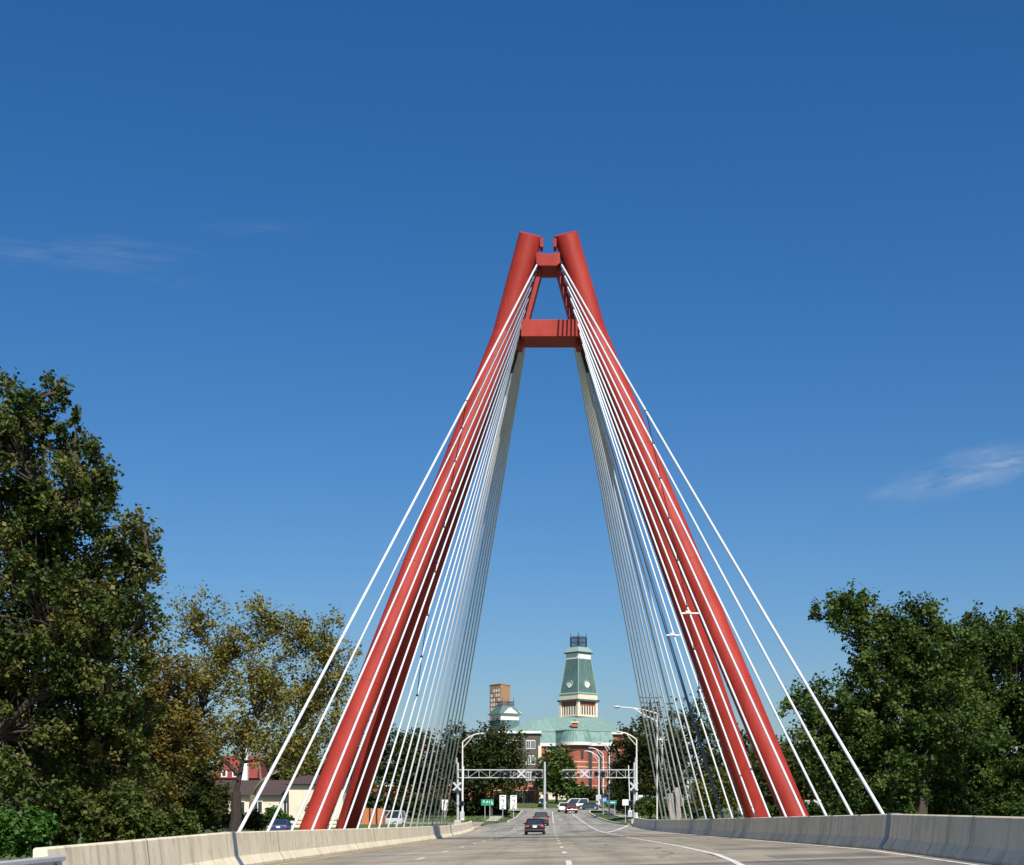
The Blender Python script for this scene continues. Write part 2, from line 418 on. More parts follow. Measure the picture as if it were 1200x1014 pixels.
mk = MB()
def addm(q):
    n = len(mk.v); mk.v += q.v; mk.f += [tuple(i+n for i in f) for f in q.f]
for x0, st, wid in ((-4.25, 49, .16), (.52, 40, .16)):
    y = st
    while y < 200:
        addm(sheet(None, None, x0-wid/2, x0+wid/2, y, y+3.2, .009)); y += 12.2
addm(sheet(None, None, 4.93, 5.09, 30, 286, .009, fx0=lambda y: float(np.interp(y, [30, 42, 60, 180, 240, 286], [4.2, 4.75, 5.0, 4.9, 4.2, 3.6])), fx1=lambda y: float(np.interp(y, [30, 42, 60, 180, 240, 286], [4.38, 4.93, 5.17, 5.07, 4.4, 3.8]))))
addm(sheet(None, None, 9.25, 9.38, 30, 140, .009))
addm(sheet(None, None, 5.0, 5.2, 140, 186, .009, fx0=lambda y: 5.1+(y-140)*.09, fx1=lambda y: 5.4+(y-140)*.092))
addm(sheet(None, None, .45, .6, 205, 286, .009))
tag(mk.build('lane_markings', M['marking']), kind='structure')
ym = sheet(None, None, -8.42, -8.26, 30, 186, .009)
tag(ym.build('lane_markings', M['marking_y']), kind='structure')

# kerbs and footpaths past the bridge
def kerb(name, fx, y0, y1, w=.3, h=.15, m=None):
    b = MB(); rings = []
    for y in np.arange(y0, y1+.1, 3.0):
        x = fx(y); z = road_z(x, y)
        rings.append([(x-w/2, y, z-.3), (x+w/2, y, z-.3), (x+w/2, y, z+h), (x-w/2, y, z+h)])
    b.loft(rings)
    return tag(b.build(name, m or M['conc']), kind='structure')
kerb('kerb', lambda y: rx(y)+.15, 189, 292)
kerb('kerb', lambda y: lx(y)-.15, 214, 292)
def strip(name, m, pts, w, lift):
    b = MB()
    for i in range(len(pts)-1):
        a, c = Vector((*pts[i], 0)), Vector((*pts[i+1], 0)); d = (c-a).normalized(); n = Vector((-d.y, d.x, 0))*w/2
        k = max(1, int((c-a).length/3))
        for j in range(k):
            p, q = a.lerp(c, j/k), a.lerp(c, (j+1)/k)
            v = [p-n, q-n, q+n, p+n]
            b.quad(*[(t.x, t.y, max(terr_z(t.x, t.y), terr_z(t.x+1.5, t.y), terr_z(t.x-1.5, t.y)) + lift) for t in v])
    return tag(b.build(name, m), kind='structure')
strip('footpath', M['conc'], [(13.2, 200), (12.2, 230), (11.5, 286)], 1.6, .06)
strip('footpath', M['conc'], [(-8.2, 217), (-8.6, 250), (-8.4, 286)], 1.8, .06)

# ------------------------------------------------------------------ bridge pylon
pyl = thing('bridge_pylon', 'tall red four legged bridge pylon of round steel tubes joined by two cross beams', 'bridge pylon', (.25, 95, -1.6))
YT = 94.9
topL, topR = P(622.3, 275, YT), P(662.5, 274, YT)
seamL, seamR = P(588.5, 402, YT), P(698.8, 398, YT)
for top, seam in ((topL, seamL), (topR, seamR)):
    b = MB(); d = (top-seam).normalized(); n = 40
    rad = .735
    ax = d; u = ax.cross(Vector((0,1,0))).normalized(); w = u.cross(ax).normalized()
    inward = Vector((1 if top.x < 0 else -1, 0, 0))
    cap_n = (Vector((0, -.40, 0)) + inward*.22 + Vector((0,0,1))*.88).normalized()
    r0, r1 = [], []
    start = seam - d*.5
    for k in range(n):
        a = 2*math.pi*k/n; off = (u*math.cos(a) + w*math.sin(a))*rad
        r0.append(start + off)
        t = (cap_n.dot(top - (top + off)))/cap_n.dot(ax)
        r1.append(top + off + ax*t)
    b.loft([r0, r1])
    sh = b.build('upper_shaft', M['red'], pyl, True)
    c = MB(); c.tube([seam - d*.06, seam + d*.06], rad+.02, 40); c.build('seam_ring', M['red'], sh, True)
legs = [(seamL, P(368, 968, 87.3), -.45), (seamL, P(407.5, 968, 102.5), .45), (seamR, P(931.7, 957, 87.3), -.45), (seamR, P(887, 958, 102.5), .45)]
for seam, base, dy in legs:
    s = Vector((seam.x, seam.y+dy*.9, seam.z)); d = (base - s).normalized()
    foot = base + d*((base.z + 1.9)/(-d.z))
    b = MB(); b.tube([s - d*.35, s.lerp(foot, .5), foot], [.73, .735, .74], 40)
    lg = b.build('leg', M['red'], pyl, True)
    for t_ in (.22, .44, .66, .88):
        q = s.lerp(foot, t_); MB().tube([q - d*.035, q + d*.035], .748, 40).build('weld_seam', M['red'], lg, True)
    c = MB(); c.frustum(foot.x, foot.y, -2.2, -.9, 1.7, 1.7, 1.3, 1.3); c.build('footing', M['conc'], lg)
b = MB(); b.box(((X(610.5, 93.8)+X(679.5, 93.8))/2, 94.9, (Z(374.5, 93.8)+Z(394.5, 93.8))/2), (X(679.5, 93.8)-X(610.5, 93.8), 2.25, Z(374.5, 93.8)-Z(394.5, 93.8)))
b.build('cross_beam', M['red'], pyl, bevel=.03)
rings = []
xs = np.linspace(X(628.5, 93.9), X(656, 93.9), 9)
for y in (93.85, 96.0):
    top = [(x, y, Z(296, 93.9) - .10*math.sin(math.pi*i/8)) for i, x in enumerate(xs)]
    bot = [(x, y, Z(311.5, 93.9) + (.16 if i in (0, 8) else 0)) for i, x in enumerate(xs)]
    rings.append(top + bot[::-1])
MB().loft(rings).build('top_strut', M['red'], pyl)
ZTOP = Z(309, 94.5); STEP = 12.4*94.9/F
def anchorX(side, z): return (-.70 - .262*(ZTOP-z)) if side < 0 else (.66 + .268*(ZTOP-z))
for side in (-1, 1):
    b = MB()
    z1, z0 = Z(306, YT), Z(409, YT)
    off = lambda z: anchorX(side, z) - side*.20
    r = []
    for z in (z0, z1):
        c = off(z); r.append([(c-.15, 94.35, z), (c+.15, 94.35, z), (c+.15, 95.6, z), (c-.15, 95.6, z)])
    b.loft(r); b.build('anchor_plate', M['red'], pyl, bevel=.015)
    for k in range(1):
        t = P(634.6 if side < 0 else 650.4, 287, YT)
        MB().box(t, (.2, .8, .55)).build('lug', M['red'], pyl, bevel=.02)

# ------------------------------------------------------------------ stay cables
ordn = ['first', 'second', 'third', 'fourth', 'fifth', 'sixth', 'seventh', 'eighth', 'ninth', 'tenth', 'eleventh', 'twelfth', 'thirteenth',
        'fourteenth', 'fifteenth', 'sixteenth', 'seventeenth', 'eighteenth', 'nineteenth', 'last']
cab = {}
for side, xb, sname in ((-1, -9.72, 'left'), (1, 10.42, 'right')):
    for i in range(20):
        y0 = 48 + 4.93*i
        k = i if i < 10 else 19 - i
        z1 = ZTOP - STEP*k
        top = Vector((anchorX(side, z1), 94.3 if i < 10 else 95.5, z1))
        atop = Vector((xb, y0, road_z(xb, y0) + 1.05)); dd = (top-atop).normalized()
        bot = atop - dd*(1.35/dd.z)
        cab[(side, i)] = (bot, top)
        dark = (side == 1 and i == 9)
        pts = []
        for t in np.linspace(0, 1, 9):
            p = bot.lerp(top, t); p.z -= .12*math.sin(math.pi*t); pts.append(p)
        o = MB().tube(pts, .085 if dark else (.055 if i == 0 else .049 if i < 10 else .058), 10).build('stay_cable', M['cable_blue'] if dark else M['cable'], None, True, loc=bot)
        if dark: lab = 'dark blue stay cable running between white ones on the right of the bridge'
        elif i < 10: lab = f'white stay cable before the pylon, {ordn[i]} from the camera along the {sname} barrier'
        else: lab = f'stay cable beyond the pylon, {ordn[i]} from the camera along the {sname} barrier'
        tag(o, lab, 'stay cable', 'stay cables of the bridge')
        d = (top-bot).normalized()
        MB().tube([bot - d*.1, bot + d*1.0], .11, 12).build('bottom_sleeve', M['socket'], o, True)
        MB().tube([top - d*.55, top + d*.1], .10, 12).build('top_socket', M['red_dark'], o, True)
def on_cable(side, i, py):
    bot, top = cab[(side, i)]
    best = min(np.linspace(0.02, .98, 400), key=lambda t: abs((HY - (bot.lerp(top, t).z - .12*math.sin(math.pi*t) - CZ)*F/bot.lerp(top, t).y) - py))
    p = bot.lerp(top, best); p.z -= .12*math.sin(math.pi*best); return p
for side, ys, sname in ((1, [482, 521, 562, 609, 658, 711, 762, 807, 842], 'right'), (-1, [470, 503, 541, 576, 618, 670, 722, 770, 815], 'left')):
    pts = [on_cable(side, i, y) for i, y in enumerate(ys)]
    o = MB().tube(pts, .022, 6).build('tie_wire', M['tie'], None, True, loc=pts[-1])
    tag(o, f'thin dark tie wire linking the near stay cables on the {sname} side of the bridge', 'tie wire', 'tie wires across the stay cables')
    for p in pts: MB().sphere(p, .085, 8, 5).build('clamp', M['tie'], o)
for (a, b_, py, ln, lab) in ((4, 6, 719.5, 1.0, 'upper white crossbar clamped over two stay cables in front of the right red leg'), (7, 8, 745, .9, 'lower white crossbar clamped over stay cables beside the right red leg')):
    p = on_cable(1, a+1, py)
    o = MB().box(p + Vector((0, -.1, 0)), (ln, .08, .07)).build('cable_crossbar', M['white'], None, loc=p)
    tag(o, lab, 'crossbar')
    MB().box(p + Vector((-.1, -.1, .05)), (.25, .14, .14)).build('bracket', M['white'], o)

# ------------------------------------------------------------------ concrete barriers
def barrier(label, side, y0, y1, h=1.05, far=False):
    o = thing('concrete_barrier', label, 'barrier', (-9.3 if side < 0 else 10.0, (y0+y1)/2, road_z(-9.3 if side < 0 else 10, (y0+y1)/2)), group='concrete barriers along the bridge')
    xe = -9.05 if side < 0 else 9.75
    def ring(y):
        z = road_z(xe, y); s = side
        prof = [(0, -.25), (0, .08), (.16, .34), (.24, h-.03), (.27, h), (.46, h), (.50, h-.03), (.52, -.25)]
        r = [(xe + s*a, y, z+c) for a, c in prof]
        return r if s < 0 else r[::-1]
    ys = sorted(set([y0, y1] + [y for y in np.arange(math.ceil(y0/5)*5, y1, 5)]))
    MB().loft([ring(y) for y in ys]).build('wall', M['barrier'], o)
    for yj in np.arange(y0+7, y1-4, 8.6):       # thin caulked joints
        z = road_z(xe, yj); s = side
        b = MB(); prof = [(-.003, -.02), (-.003, .08), (.157, .34), (.237, h-.03), (.267, h+.003)]
        for (a, c), (a2, c2) in zip(prof[:-1], prof[1:]): b.quad((xe+s*a, yj, z+c), (xe+s*a, yj+.06, z+c), (xe+s*a2, yj+.06, z+c2), (xe+s*a2, yj, z+c2))
        b.build('joint_seal', M['joint'], o)
    return o
barrier('pale concrete barrier wall on the left just behind the end of the steel guardrail', -1, 28.4, 44.9)
barrier('long pale sunlit concrete barrier wall along the left of the bridge under the stay cables', -1, 45.4, 143.5)
barrier('short pale concrete barrier wall past the dark joint, far left end', -1, 144.2, 184)
barrier('shaded grey concrete barrier wall nearest on the right before the joint', 1, 12, 44.9)
barrier('long shaded grey concrete barrier wall along the right of the bridge under the stay cables', 1, 45.4, 143.5)
barrier('shaded concrete barrier wall at the far right end of the bridge by the street lamp', 1, 144.2, 182)
for side, y, w, lab in ((-1, 44.9, .5, 'blue grey steel cover plate over the near joint in the left barrier'), (1, 44.9, .5, 'steel cover plate over the joint in the shaded right barrier'),
                   (-1, 143.4, .9, 'dark steel cover plate over the far joint in the left barrier'), (1, 143.4, .9, 'small steel cover plate at the far joint of the right barrier')):
    xe = -9.05 if side < 0 else 9.75; z = road_z(xe, y); h = 1.05; s = side
    prof = [(-.02, .0), (-.02, .09), (.14, .35), (.22, h-.02), (.26, h+.02), (.5, h+.02)]
    o2 = MB()
    rings = []
    for yy in (y-.0, y+w):
        rings.append([(xe+s*a, yy, z+c) for a, c in prof] + [(xe+s*(a+.03), yy, z+c-.03) for a, c in prof[::-1]])
    o2.loft(rings)
    tag(o2.build('joint_cover', M['joint'], None, loc=(xe, y, z)), lab, 'joint cover', 'steel joint covers on the barriers')

# steel guardrail, near left
gr = thing('guardrail', 'galvanised steel guardrail ending against the left concrete barrier', 'guardrail', (-9.0, 29, road_z(-9, 29)))
def grail(y):
    xe = -8.98; z = road_z(xe, y) + .60
    prof = [(0, 0), (.07, .03), (.07, .09), (.0, .13), (.0, .19), (.07, .23), (.07, .29), (0, .32)]
    return [(xe+a, y, z+c) for a, c in prof] + [(xe+a-.012, y, z+c) for a, c in prof[::-1]]
MB().loft([grail(y) for y in (4, 10, 16, 22, 28.3)]).build('rail', M['galv'], gr)
for y in (6, 10, 14, 18, 22, 26): MB().box((-9.2, y, road_z(-9.2, y)+.40), (.16, .14, 1.0)).build('post', M['galv'], gr)
bb = MB()
for y in (25.2, 26.6, 27.9):
    bb.disc((-8.97, y, road_z(-9, y)+.76), .02, (1, 0, 0), .05, 8)
bb.build('bolts', M['joint'], gr)
#@@PART2
# ------------------------------------------------------------------ street lamps, poles and gantries
def lamp(label, px, ybase, ytop, tip, Y, r=.15, zb=None):
    x = X(px, Y); z0 = zb if zb is not None else Z(ybase, Y)
    o = thing('street_lamp', label, 'street lamp', (x, Y, z0), group='street lamps along the road')
    zt = Z(ytop, Y); tp = Vector((X(tip[0], Y), Y - .2, Z(tip[1], Y)))
    MB().tube([(x, Y, z0), (x, Y, zt)], [r, r*.6], 12).build('pole', M['pole'], o, True)
    MB().box((x, Y, z0+.25), (r*3.4, r*3.4, .5)).build('base', M['pole'], o, bevel=.02)
    a = Vector((x, Y, zt)); pts = []
    for t in np.linspace(0, 1, 9):
        pts.append(Vector((a.x + (tp.x-a.x)*t, Y - .2*t, a.z + (tp.z-a.z)*math.sin(t*math.pi/2)**.9)))
    arm = MB().tube(pts, r*.55, 8)
    low = a + Vector((0, 0, -.8)); arm.tube([low, low.lerp(pts[5], .6) + Vector((0, 0, -.08)), pts[5]], .055, 6)
    arm.build('arm', M['pole'], o, True)
    d = 1 if tp.x > x else -1
    hd = MB().sphere((tp.x + d*.25, Y-.2, tp.z+.02), .36, 12, 6, .32).build('lamp_head', M['pole'], o, True)
    MB().sphere((tp.x + d*.28, Y-.2, tp.z-.06), .24, 10, 6, .35).build('lens', M['lamp_glass'], hd, True)
lamp('tall street lamp behind the left crossing gantry, its arm reaching right over the road', 542, 961.5, 870, (562.5, 860), 205)
lamp('tall street lamp beside the right crossing gantry, its arm reaching left', 746, 962, 867, (727, 858.5), 200)
lamp('street lamp farthest along the right kerb beside a grey signal cabinet', 701.8, 946, 888, (688, 880.5), 300, .17)
lamp('middle street lamp of the right kerb with the blue sign on its pole', 707, 952.5, 884, (693.5, 877), 275, .13)
lamp('slightly nearer street lamp of the right kerb standing on the grass verge', 714, 957.7, 877, (704, 871.5), 240, .14)
lamp('tall street lamp rising among the right stay cables with a long arm above the trees', 770, 0, 836, (726, 829), 150, .075, zb=-1.2)

def plainpole(name, label, cat, px, ybase, ytop, Y, r, m, extras=None):
    x = X(px, Y); z0 = Z(ybase, Y)
    o = thing(name, label, cat, (x, Y, z0))
    MB().tube([(x, Y, z0), (x, Y, Z(ytop, Y))], [r, r*.75], 12).build('pole', m, o, True)
    return o, x
o, x = plainpole('signal_pole', 'plain tall grey signal pole in the middle of the far junction before the round tree', 'pole', 638.4, 949, 893, 306, .28, M['galv'])
MB().box((x+.45, 305.8, Z(934, 306)), (.5, .4, 1.3)).build('signal_head', M['black'], o, bevel=.03)
for px, yt, Y, lab, arms in ((762, 812, 236, 'dark utility pole with two crossarms behind the right stay cables', ((818, 26), (824, 22))),
                             (776, 858, 222, 'weathered utility pole with a pale crossarm low behind the right stay cables', ((867, 12),)),
                             (806, 852, 226, 'weathered utility pole with a pale crossarm beside the right red legs', ((866, 13), (862, 9)))):
    x = X(px, Y); zb = terr_z(x, Y)
    o = thing('utility_pole', lab, 'utility pole', (x, Y, zb), group='utility poles behind the right stay cables')
    MB().tube([(x, Y, zb-.3), (x, Y, Z(yt, Y))], [.16, .11], 10).build('pole', M['bark'] if yt < 850 else M['pole'], o, True)
    for ya, w in arms:
        c = MB().box((x, Y-.15, Z(ya, Y)), (w*Y/F, .12, .14)).build('crossarm', M['iron'] if yt < 850 else M['white'], o)
        ins = MB()
        for k in (-.45, -.2, .2, .45): ins.tube([(x+k*w*Y/F, Y-.15, Z(ya, Y)+.05), (x+k*w*Y/F, Y-.15, Z(ya, Y)+.32)], .06, 6)
        ins.build('insulators', M['iron'] if yt < 850 else M['white'], c)

def crossbuck(c, L, parent, w=.23):
    b = MB()
    for k, s in enumerate((1, -1)):
        m = Matrix.Rotation(s*R(45), 3, 'Y')
        b.box((c[0], c[1]-.03*k, c[2]), (L, .03, w), mtx=m)
    return b.build('crossbuck', M['buck'], parent)
def lights(c, parent, r=.30, gap=1.25):
    for s in (-1, 1):
        p = Vector((c[0]+s*gap/2, c[1], c[2]))
        u = MB().disc(p, r, (0, 1, 0), .05, 18).build('warning_light', M['black'], parent)
        MB().tube([p+Vector((0, -.05, 0)), p+Vector((0, -.30, 0))], [.16, .18], 12, False).build('hood', M['black'], u)
    MB().box((c[0], c[1]+.06, c[2]), (gap, .06, .07)).build('light_bracket', M['galv'], parent)
def gantry(label, px, yb, tip, Y, bucks, pairs):
    x = X(px, Y); z0 = Z(yb, Y)
    o = thing('crossing_gantry', label, 'signal gantry', (x, Y, z0), group='railway crossing gantries over the road')
    zt, zb = Z(902.3, Y), Z(911.5, Y); xt = X(tip, Y); d = 1 if xt > x else -1
    MB().tube([(x, Y, z0), (x, Y, zt+.9)], [.17, .15], 14).build('mast', M['galv'], o, True)
    MB().box((x, Y, z0+.3), (.8, .8, .6)).build('footing', M['conc'], o)
    b = MB(); n = 8
    for yy in (Y-.25, Y+.25):
        b.bar((x, yy, zt), (xt, yy, zt), .095); b.bar((x, yy, zb), (xt, yy, zb), .095)
        for k in range(n+1):
            xx = x+(xt-x)*k/n
            b.bar((xx, yy, zb), (xx, yy, zt), .045)
            if k < n:
                a = (xx, yy, zb if k % 2 else zt); c = (x+(xt-x)*(k+1)/n, yy, zt if k % 2 else zb); b.bar(a, c, .025)
    for k in range(n+1):
        xx = x+(xt-x)*k/n; b.bar((xx, Y-.25, zt), (xx, Y+.25, zt), .05); b.bar((xx, Y-.25, zb), (xx, Y+.25, zb), .05)
    b.build('truss_arm', M['galv'], o)
    for p in bucks: crossbuck((X(p[0], Y), Y-.42, Z(p[1], Y)), p[2], o)
    for p in pairs: lights((X(p[0], Y), Y-.5, Z(p[1], Y)), o, p[2], p[3])
    MB().box((x + d*.05, Y-.25, Z(927.5, Y)), (.8, .35, .28)).build('bell_box', M['black'], o, bevel=.02)
    ga = MB().box((x+d*.55, Y-.3, z0+1.2), (.55, .5, .8)).build('gate_motor', M['galv'], o, bevel=.03)
    MB().bar((x+d*.55, Y-.3, z0+1.3), (x+d*.75, Y-.3, z0+7.2), .09).build('raised_gate', M['white'], o)
    MB().tube([(x-d*.15, Y, zt+.8), (x-d*.15, Y, zt+1.5)], .10, 8).build('bell', M['galv'], o)
gantry('left railway crossing gantry reaching right, white crossbuck and red light hoods on its truss', 536.5, 966.7, 636, 190,
       [(536, 921.8, 1.35), (611, 907, 1.35)], [(592, 907.2, .33, .8), (629.3, 907.2, .33, .8), (536.5, 941.7, .33, 1.1)])
gantry('right railway crossing gantry reaching left, white crossbuck and dark light hoods on its truss', 743.5, 965.4, 659, 190,
       [(742.8, 921.8, 1.35), (685, 907, 1.35)], [(665, 907, .33, .8), (702.5, 907, .33, .8), (743, 941, .33, .8)])

# ------------------------------------------------------------------ signs
def sign(label, px0, py0, px1, py1, Y, m, posts, draw=None, yb=None, name='road_sign'):
    xa, xb_, za, zb = X(px0, Y), X(px1, Y), Z(py1, Y), Z(py0, Y)
    cx = (xa+xb_)/2; zg = Z(yb, Y) if yb else terr_z(cx, Y)
    o = thing(name, label, 'road sign', (cx, Y, zg))
    for p in posts:
        MB().box((cx+p, Y, (zg-.2+zb)/2), (.07, .05, zb-zg+.2)).build('post', M['galv'], o)
    pl = MB().box((cx, Y-.05, (za+zb)/2), (xb_-xa, .03, zb-za)).build('sign_panel', m, o, bevel=.01)
    if draw:
        w, h = xb_-xa, zb-za
        b = MB()
        for (u, v, uw, vh, ang) in draw:
            b.box((xa+u*w, Y-.075, za+v*h), (uw*w, .012, vh*h), mtx=Matrix.Rotation(R(ang), 3, 'Y'))
        b.build('legend', M['white'] if m in (M['green_sign'], M['blue_sign'], M['teal_sign']) else M['black'], pl)
    return o
route = [(.5, .90, .6, .05, 0), (.5, .66, .5, .05, 0), (.63, .55, .09, .20, 20), (.5, .36, .8, .02, 0), (.45, .18, .10, .20, 40), (.62, .24, .26, .05, 0), (.5, .06, .45, .04, 0)]
sign('green destination sign on two thin posts by the far left verge', 563.8, 937, 578.5, 944.2, 222, M['green_sign'], (-.35, .35),
     [(.18, .62, .03, .36, 0), (.24, .74, .10, .08, 0), (.24, .58, .10, .08, 0), (.45, .55, .04, .36, 15), (.53, .6, .04, .36, -15), (.68, .6, .04, .3, 0), (.85, .45, .06, .5, 0), (.90, .4, .12, .1, 30)], yb=959.5)
sign('tall white route sign with arrow panel right of the green sign', 585.4, 932, 593, 948.5, 226, M['white'], (0,), route, yb=958)
sign('pale blue tinted route sign with arrow panel nearest the brick building', 598, 932.2, 605.6, 948.5, 230, M['white'], (0,), route, yb=957)
sign('white lane sign with dark arrows beside the left gantry mast', 517.8, 937.3, 524.8, 949.8, 176, M['white'], (0,),
     [(.3, .5, .07, .7, 0), (.3, .84, .22, .05, 45), (.68, .38, .07, .5, 0), (.8, .62, .25, .05, -20), (.8, .7, .07, .14, 0)])
sign('plain white square sign on one post on the right verge', 729.3, 937, 736.5, 944, 215, M['white'], (0,))
sign('tall white panel sign just right of the near right street lamp', 748, 932, 753.2, 946.3, 192, M['white'], (0,),
     [(.5, .8, .6, .05, 0), (.5, .6, .6, .05, 0), (.5, .35, .45, .05, 0), (.5, .2, .6, .05, 0)])
sign('blue square sign on the verge between two lamp poles', 705.2, 934.5, 711.5, 940.5, 262, M['blue_sign'], (-.2,),
     [(.35, .5, .10, .6, 0), (.65, .5, .10, .6, 0), (.5, .5, .25, .1, 0)], yb=954)
sign('long green street name sign right of the blue sign', 711.5, 938.2, 722.5, 942.8, 258, M['teal_sign'], (-.5, .5), [(.5, .5, .6, .2, 0)], yb=955)
sign('small white square sign on a post behind the outer right red leg', 943.2, 938, 948.5, 944.5, 118, M['white'], (0,))
sign('grey signal cabinet sign panel fixed low beside the far lamp', 698.4, 931.6, 704.6, 938.5, 296, M['galv'], (0,), yb=947)
x, Y = X(957.5, 116), 116
o = thing('crossbuck_post', 'white crossbuck on a short post beyond the right barrier', 'crossing sign', (x, Y, terr_z(x, Y)))
MB().box((x, Y, (terr_z(x, Y)+Z(938, Y))/2), (.08, .06, Z(938, Y)-terr_z(x, Y))).build('post', M['galv'], o)
crossbuck((x, Y-.06, Z(941.5, Y)), .72, o, .13)
x, Y = X(690, 312), 312
o = thing('signal_cabinet', 'pale grey signal cabinet on the corner beside the far lamp', 'cabinet', (x+9*.17, Y-8, terr_z(x, Y-8)))
MB().box((x+1.6, Y-8, terr_z(x, Y-8)+.8), (.9, .6, 1.6)).build('housing', M['pole'], o, bevel=.04)
MB().box((x+1.6, Y-8.32, terr_z(x, Y-8)+.85), (.75, .03, 1.2)).build('door', M['galv'], o, bevel=.01)

# ------------------------------------------------------------------ vehicles
def vehicle(label, kind, loc, rz, body_m, name='parked_car', group='cars on the road'):
    x, y, z = loc
    o = thing(name, label, {'pickup': 'pickup truck', 'van': 'van'}.get(kind, 'car'), loc, rz, group)
    L, W, H = {'sedan': (4.7, 1.82, 1.46), 'suv': (4.6, 1.86, 1.68), 'pickup': (5.6, 2.0, 1.86), 'van': (5.2, 2.0, 2.1)}[kind]
    ca, sa = math.cos(rz), math.sin(rz)
    def T(px, py, pz): return (x + px*ca - py*sa, y + px*sa + py*ca, z + pz)
    # local: +y is forward, rear at -L/2
    belt = {'sedan': .92, 'suv': 1.02, 'pickup': 1.10, 'van': 1.15}[kind]; gc = {'sedan': .2, 'suv': .24, 'pickup': .36, 'van': .25}[kind]
    def ring(yy, w, z0, z1, rnd=.12):
        h = w/2
        return [T(-h+.10, yy, z0), T(h-.10, yy, z0), T(h-.02, yy, z0+.16), T(h, yy, z0+(z1-z0)*.55), T(h-.05, yy, z1-rnd*.4), T(h-.17, yy, z1),
                T(-h+.17, yy, z1), T(-h+.05, yy, z1-rnd*.4), T(-h, yy, z0+(z1-z0)*.55), T(-h+.02, yy, z0+.16)]
    e = -L/2
    if kind == 'sedan': st = [(e, .86, .33, .78), (e+.05, .95, .26, .90), (e+.45, 1, gc, belt+.04), (e+1.5, 1, gc, belt), (e+3.3, 1, gc, belt-.02), (e+4.2, .97, gc, .80), (e+4.6, .88, .28, .66), (L/2, .8, .34, .58)]
    elif kind == 'suv': st = [(e, .90, .36, .95), (e+.06, .97, .30, belt), (e+.5, 1, gc, belt+.02), (e+3.1, 1, gc, belt), (e+4.0, .97, gc, .92), (e+4.5, .9, .3, .78), (L/2, .82, .36, .66)]
    elif kind == 'pickup': st = [(e, .95, .50, belt), (e+.04, 1, .45, belt+.03), (e+2.0, 1, gc, belt+.03), (e+4.2, 1, gc, belt), (e+5.3, .97, gc, 1.02), (L/2, .88, .45, .9)]
    else: st = [(e, .94, .4, belt), (e+.05, 1, .32, belt), (e+4.2, 1, gc, belt), (e+4.9, .95, gc, .95), (L/2, .85, .4, .75)]
    MB().loft([ring(a, w*W, z0, z1) for a, w, z0, z1 in st]).build('body', body_m, o, True)
    # cabin as glass, roof panel and pillars over it
    cs = {'sedan': (e+.75, e+1.45, e+2.75, e+3.6), 'suv': (e+.12, e+.42, e+2.5, e+3.3), 'pickup': (e+2.05, e+2.25, e+3.5, e+4.25), 'van': (e+.08, e+.2, e+3.5, e+4.3)}[kind]
    wb, wt = W*.92, W*.70 if kind != 'van' else W*.84
    def cr(yy, w, zz): return [T(-w/2, yy, zz), T(w/2, yy, zz)]
    A = [T(-wb/2, cs[0], belt-.02), T(wb/2, cs[0], belt-.02), T(wb/2, cs[3], belt-.02), T(-wb/2, cs[3], belt-.02)]
    B = [T(-wt/2, cs[1], H-.06), T(wt/2, cs[1], H-.06), T(wt/2, cs[2], H-.06), T(-wt/2, cs[2], H-.06)]
    cab_ = MB().loft([A, B]).build('window', M['glass'], o)
    rb = MB()
    C1 = [T(-wt/2-.02, cs[1]-.05, H-.07), T(wt/2+.02, cs[1]-.05, H-.07), T(wt/2+.02, cs[2]+.06, H-.07), T(-wt/2-.02, cs[2]+.06, H-.07)]
    C2 = [T(-wt/2+.06, cs[1]+.05, H), T(wt/2-.06, cs[1]+.05, H), T(wt/2-.06, cs[2]-.08, H), T(-wt/2+.06, cs[2]-.08, H)]
    rb.loft([C1, C2]); rb.build('roof', body_m, o)
    pb = MB()
    for i in range(4): pb.bar(A[i], B[i], .10)
    for s in (0, 1):
        a = Vector(A[s*1]).lerp(Vector(A[3-s]), .52); c = Vector(B[s]).lerp(Vector(B[3-s]), .45); pb.bar(a, c, .10)
    pb.build('pillar', body_m, o)
    for s in (-1, 1):
        m_ = MB().box(T(s*(W/2+.08), cs[3]-.35, belt+.08), (.2, .12, .14), rz).build('mirror', body_m, o, bevel=.02)
        tl = MB().box(T(s*(W/2-.24), e+.01, belt-.17), (.26 if kind != 'pickup' else .14, .10, .15 if kind == 'sedan' else .30), rz).build('tail_light', M['tail'], o, bevel=.02)
        hl = MB().box(T(s*(W/2-.32), L/2-.09, .66 if kind == 'sedan' else .82), (.34, .14, .15), rz).build('headlight', M['lamp_glass'], o, bevel=.02)
        for yy in (e+.95, L/2-.92):
            rw = {'sedan': .33, 'suv': .36, 'pickup': .40, 'van': .35}[kind]
            c = Vector(T(s*(W/2-.10), yy, rw)); ax = Vector((ca, sa, 0))
            ty = MB().tube([c-ax*.12, c+ax*.12], rw, 20).build('wheel', M['rubber'], o, True)
            MB().tube([c+ax*(s*.10-.03), c+ax*(s*.10+.03)], rw*.62, 14).build('rim', M['galv'], ty, True)
    MB().box(T(0, e-.0, belt-.20 if kind == 'sedan' else belt-.42), (.36, .05, .17), rz).build('number_plate', M['plate'], o)
    MB().box(T(0, e+.02, .40 if kind != 'pickup' else .55), (W*.93, .16, .18), rz).build('bumper', M['chrome'] if kind == 'pickup' else M['black'], o, bevel=.03)
